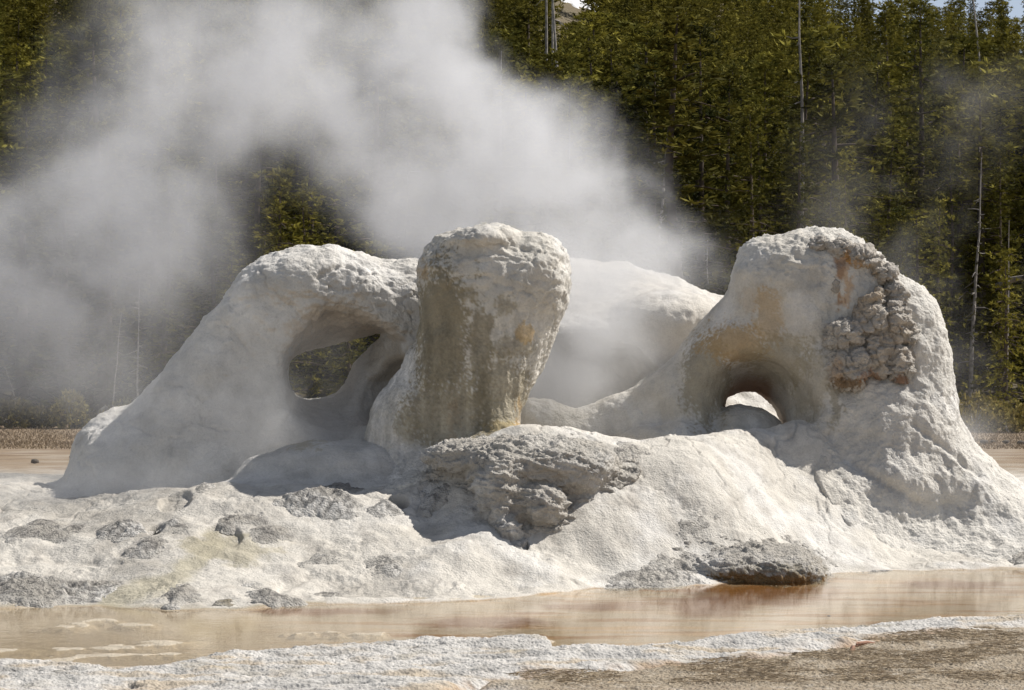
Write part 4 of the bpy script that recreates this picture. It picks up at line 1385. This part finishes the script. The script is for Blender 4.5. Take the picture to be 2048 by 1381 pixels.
def stone(px, py, s, seed, lab, mat, group='small stones on the flat'):
    c = ray_ground(px, py)
    r = np.random.default_rng(seed)
    n = 12
    u, v = np.meshgrid(np.linspace(0, 2 * math.pi, n, endpoint=False), np.linspace(.01, math.pi - .01, 8), indexing='ij')
    d = np.stack([np.cos(u) * np.sin(v), np.sin(u) * np.sin(v), np.cos(v)], -1).reshape(-1, 3)
    rad = 1 + .5 * fbm(d, 1.3, 3, off=seed)
    V = d * rad[:, None] * np.array([s, s * .8, s * .5]) + c + [0, 0, s * .3 + .02]
    idx = np.arange(n * 8).reshape(n, 8); nx = np.roll(idx, -1, 0)
    Q = np.stack([idx[:, :-1], idx[:, 1:], nx[:, 1:], nx[:, :-1]], -1).reshape(-1, 4)
    me = mesh_from('stone', V, Q, np.tile([.13, .11, .09, 1], (len(V), 1)))
    link('stone', me, mat, label=lab, cat='stone', group=group)


for i, (a, b, s, lab) in enumerate([(1968, 889, .10, 'dark stone on the sandy rise, nearest the cone'), (1985, 887, .06, 'little dark stone second from the cone'), (2012, 888, .08, 'dark stone between two smaller ones on the sandy rise'),
                                 (2042, 890, .09, 'dark stone at the right edge of the sandy rise'), (1857, 1285, .035, 'small dark clod on the brown near ground'), (1592, 1316, .03, 'dark clod by the orange runnel'),
                                 (145, 918, .06, 'dark lump on the white flat left of the arch'), (70, 928, .07, 'flat dark lump at the left on the white flat'), (1658, 1238, .016, 'tiny pebble standing in the pool')]):
    stone(a, b, s, i, lab, M_CRUST)


def stick(pts, rad, lab, col, name='stick'):
    w = []
    for a, b, up in pts:
        g = P(a, b, (CAMZ - .09) * F / (b - HY)); w.append((g[0], g[1], .085 + up))
    v, q = tube(w, rad, 7)
    me = mesh_from(name, v, q)
    link(name, me, simple_mat('wood_' + name, col, var=.4, scale=40), label=lab, cat='stick')


stick([(1676, 1332, 0), (1700, 1330, .012), (1735, 1327, .018), (1768, 1321, .008), (1782, 1318, 0)], [.012, .011, .009, .007, .004], 'thin reddish brown twig lying on the gravel', (.16, .075, .05), 'twig')
stick([(1702, 1308, 0), (1706, 1300, .02), (1716, 1294, .025), (1735, 1288, .015), (1750, 1286, 0)], [.018, .02, .018, .014, .007], 'short curved piece of reddish bark near the orange runnel', (.30, .17, .12), 'bark_piece')


def log(px0, y0, Y0, px1, y1, Y1, lab):
    a = P(px0, y0, Y0); b = P(px1, y1, Y1)
    v, q = tube([a, a * .5 + b * .5 + [0, 0, .05], b], [.11, .1, .07], 7)
    link('fallen_log', mesh_from('fallen_log', v, q), M_SNAG, label=lab, cat='log')


log(1995, 572, 66, 2048, 555, 64, 'pale fallen log leaning among the right hand pines')
log(195, 840, 58.6, 212, 815, 58.8, 'short pale broken log standing at the left tree line')

# snow patch on the hillside
sm = simple_mat('old_snow', (.82, .83, .85), var=.05, scale=2)
r = np.random.default_rng(2)
sx = np.linspace(-2.6, 2.6, 40); sy = np.linspace(-3.5, 3.5, 30)
X, Y = np.meshgrid(sx, sy, indexing='ij'); cx0 = (1142 - CX) * 192 / F
wx = X.ravel() + cx0; wy = Y.ravel() * 1.1 + 192
rad = np.sqrt((X.ravel() / 2.1) ** 2 + (Y.ravel() / 2.4) ** 2) + fbm(np.stack([wx, wy, wx * 0], 1), .9, 3) * .7
wz = HZ(wx, wy) + .5 * smooth(1.0, .6, rad) - .2
idx = np.arange(X.size).reshape(X.shape)
Qs = np.stack([idx[:-1, :-1], idx[1:, :-1], idx[1:, 1:], idx[:-1, 1:]], -1).reshape(-1, 4)
link('snow', mesh_from('snow', np.stack([wx, wy, wz], 1), Qs), sm, kind='stuff', label='small bright snow patch on the hillside behind bare poles', cat='snow')

# ------------------------------------------------------------------ steam (real volumes of uneven density)
def steam_mat(name, dens, aniso=.35, col=(.97, .97, .98)):
    m = bpy.data.materials.new(name); m.use_nodes = True
    nt = m.node_tree; nt.nodes.remove(nt.nodes['Principled BSDF'])
    pv = nt.nodes.new('ShaderNodeVolumePrincipled')
    pv.inputs['Color'].default_value = (*col, 1); pv.inputs['Density'].default_value = dens
    pv.inputs['Anisotropy'].default_value = aniso; pv.inputs['Density Attribute'].default_value = 'density'
    nt.links.new(pv.outputs[0], nt.nodes['Material Output'].inputs['Volume'])
    return m


def steam(name, lo, hi, h, fn, mat, label):
    """the points of the mesh carry densities on a regular lattice; the modifier turns them into a smoke grid"""
    n = [int(round((hi[i] - lo[i]) / h)) + 1 for i in range(3)]
    ax = [lo[i] + h * np.arange(n[i]) for i in range(3)]
    hi = [a[-1] for a in ax]
    X, Y, Z = np.meshgrid(*ax, indexing='ij')
    p = np.stack([X.ravel(), Y.ravel(), Z.ravel()], 1)
    d = np.clip(fn(p), 0, None).astype(np.float32)
    e = np.ones(X.shape, np.float32)
    e[[0, -1]] = 0; e[:, [0, -1]] = 0; e[:, :, [0, -1]] = 0
    d *= e.ravel()
    me = bpy.data.meshes.new(name)
    me.vertices.add(len(p)); me.vertices.foreach_set('co', p.astype(np.float32).ravel())
    at = me.attributes.new('dens', 'FLOAT', 'POINT'); at.data.foreach_set('value', d)
    o = link(name, me, mat, kind='stuff', label=label, cat='steam')
    ng = bpy.data.node_groups.new(name, 'GeometryNodeTree')
    ng.interface.new_socket('Geometry', in_out='INPUT', socket_type='NodeSocketGeometry')
    ng.interface.new_socket('Geometry', in_out='OUTPUT', socket_type='NodeSocketGeometry')
    N = ng.nodes.new; L = ng.links.new
    gi = N('NodeGroupInput'); go = N('NodeGroupOutput')
    vc = N('GeometryNodeVolumeCube')
    vc.inputs['Min'].default_value = lo; vc.inputs['Max'].default_value = hi
    for a, k in zip('XYZ', n): vc.inputs['Resolution ' + a].default_value = k
    na = N('GeometryNodeInputNamedAttribute'); na.data_type = 'FLOAT'; na.inputs[0].default_value = 'dens'
    si = N('GeometryNodeSampleIndex'); si.data_type = 'FLOAT'; si.clamp = True
    L(gi.outputs[0], si.inputs['Geometry']); L(na.outputs[0], si.inputs['Value'])
    pos = N('GeometryNodeInputPosition')
    sub = N('ShaderNodeVectorMath'); sub.operation = 'SUBTRACT'; L(pos.outputs[0], sub.inputs[0]); sub.inputs[1].default_value = lo
    dv = N('ShaderNodeVectorMath'); dv.operation = 'MULTIPLY_ADD'; L(sub.outputs[0], dv.inputs[0]); dv.inputs[1].default_value = (1 / h,) * 3; dv.inputs[2].default_value = (.5,) * 3
    fl = N('ShaderNodeVectorMath'); fl.operation = 'FLOOR'; L(dv.outputs[0], fl.inputs[0])
    sep = N('ShaderNodeSeparateXYZ'); L(fl.outputs[0], sep.inputs[0])
    def f2i(s):
        q = N('FunctionNodeFloatToInt'); q.rounding_mode = 'ROUND'; L(s, q.inputs[0]); return q.outputs[0]
    def im(op, a, b):
        q = N('FunctionNodeIntegerMath'); q.operation = op
        for i, s in enumerate((a, b)):
            if isinstance(s, int): q.inputs[i].default_value = s
            else: L(s, q.inputs[i])
        return q.outputs[0]
    ix, iy, iz = (f2i(sep.outputs[k]) for k in range(3))
    e = im('ADD', im('MULTIPLY', im('ADD', im('MULTIPLY', ix, n[1]), iy), n[2]), iz)
    L(e, si.inputs['Index']); L(si.outputs[0], vc.inputs['Density'])
    smn = N('GeometryNodeSetMaterial'); smn.inputs['Material'].default_value = mat
    L(vc.outputs[0], smn.inputs['Geometry']); L(smn.outputs[0], go.inputs[0])
    md = o.modifiers.new('steam', 'NODES'); md.node_group = ng
    print(name, n, round(time.time() - T0, 1))
    return o


def pxy(p):
    return p[:, 0], p[:, 1], p[:, 2]


# outline of the plume as a soft solid: rising from the rear hollow and drifting up to the left
PLUME = [(1380, 540), (1340, 470), (1318, 400), (1290, 320), (1200, 265), (1110, 195), (1000, 165), (935, 60), (880, -60), (520, -80), (215, -60), (200, 60), (120, 200), (60, 300), (-80, 280),
         (-250, 420), (-250, 850), (0, 850), (260, 850), (330, 700), (450, 610), (505, 520), (505, 400), (555, 350), (630, 390), (680, 490), (850, 560), (1000, 720), (1100, 800), (1300, 700)]
PLW = chaikin([tuple(P(a, b, 28.)[[0, 2]]) for a, b in PLUME], 2)


def fn_plume(p):
    x, y, z = pxy(p)
    w = np.stack([fbm(p, .55, 3, off=o) for o in (1, 31)], 1)
    w2 = np.stack([fbm(p, 2.0, 3, off=o) for o in (5, 35)], 1)
    xx = x + w[:, 0] * .8 + w2[:, 0] * .3; zz = z + w[:, 1] * .8 + w2[:, 1] * .3
    d = sdf_poly(xx, zz, PLW)
    yc = 28.3 - .15 * (z - 3)
    T = 1.7 + .25 * (z - 2)
    left = smooth(0., -3.5, x)
    n = fbm(p + w[:, :1] * .5, .85, 6, .68, off=60)
    d = d + .6 * fbm(p, 1.3, 5, .68, off=70)
    body = smooth(0, 1, (-d + .1) / (.45 + .9 * left)) * np.exp(-((y - yc - w[:, 0]) / T) ** 2)
    low = smooth(3.6, 2.6, z) * left
    body = body * (1 - .9 * smooth(-3.5, -3.1, x) * smooth(-1.2, -1.6, x) * smooth(3.1, 2.6, z))
    return body * np.clip(.6 + 3.2 * n, 0.03, 2.6) * (1 - .18 * left) * (1 - .3 * low)


M_ST = steam_mat('steam_thick', .68, .1, (.87, .875, .90))
steam('steam_plume', (-9.2, 25.2, .6), (3.2, 32.0, 8.6), .075, fn_plume, M_ST, 'thick grey white steam plume rising behind the formation and drifting left')


def fn_veil(p):
    x, y, z = pxy(p)
    n = fbm(p, 1.0, 5, .55, off=80)
    out = 0
    for (a, b, Y0, r, s) in [(360, 800, 23.0, (1.3, .5, .75), .55), (560, 820, 22.9, (.9, .5, .7), .7), (640, 890, 22.9, (.6, .4, .3), .5), (230, 960, 22.4, (.8, .4, .22), .9), (60, 985, 23.5, (1.5, 1., .2), .35), (470, 640, 23., (.6, .4, .6), .25)]:
        c = P(a, b, Y0)
        q = ((x - c[0]) / r[0]) ** 2 + ((y - c[1]) / r[1]) ** 2 + ((z - c[2]) / r[2]) ** 2
        out = out + s * np.exp(-q * 1.1)
    return out * np.clip(.6 + 1.8 * n, 0, 2)


steam('steam_veil', (-7.0, 21.6, .3), (-1.0, 24.6, 3.6), .06, fn_veil, steam_mat('steam_thin', .95, .2, (.92, .92, .93)), 'thin veil of steam drifting across the foot of the long arch')


def fn_hollow(p):
    x, y, z = pxy(p)
    n = fbm(p, 1.1, 5, .55, off=100)
    out = 0
    for (a, b, Y0, r, s) in [(1150, 790, 24.9, (1.1, .8, .9), .8), (1120, 640, 25.2, (.8, .8, .8), .6), (1190, 540, 25.6, (1.0, .7, .6), .4), (1160, 700, 24.9, (.7, .6, .5), .5)]:
        c = P(a, b, Y0)
        q = ((x - c[0]) / r[0]) ** 2 + ((y - c[1]) / r[1]) ** 2 + ((z - c[2]) / r[2]) ** 2
        out = out + s * np.exp(-q * 1.1)
    return out * np.clip(.6 + 1.8 * n, 0, 2)


steam('steam_wisp', (-1.2, 23.7, .6), (3.2, 26.6, 4.2), .07, fn_hollow, steam_mat('steam_hollow', 1.15, .2, (.92, .92, .93)), 'steam curling out of the hollow right of the pillar')


def fn_right(p):
    x, y, z = pxy(p)
    n = fbm(p, .55, 5, .6, off=120)
    out = 0
    for (a, b, Y0, r, s) in [(1900, 280, 34, (1.3, 1., 1.2), .5), (1820, 420, 34, (1.3, 1., 1.4), .55), (1700, 440, 34, (.8, 1., .6), .35), (1920, 600, 34, (1.2, 1., 1.6), .45), (1900, 780, 33, (1., 1., 1.0), .5), (1960, 870, 31, (.9, .8, .32), 2.6), (1980, 140, 34, (1.2, 1, .8), .25)]:
        c = P(a, b, Y0)
        q = ((x - c[0]) / r[0]) ** 2 + ((y - c[1]) / r[1]) ** 2 + ((z - c[2]) / r[2]) ** 2
        out = out + s * np.exp(-q * 1.1)
    return out * np.clip(-.05 + 3.4 * n, 0, 2)


steam('steam_wisp', (3.8, 30.0, .5), (10.4, 36.4, 8.4), .11, fn_right, steam_mat('steam_faint', .26, .2), 'faint wisps of steam rising right of the cone before the pines')
print('done', round(time.time() - T0, 1))
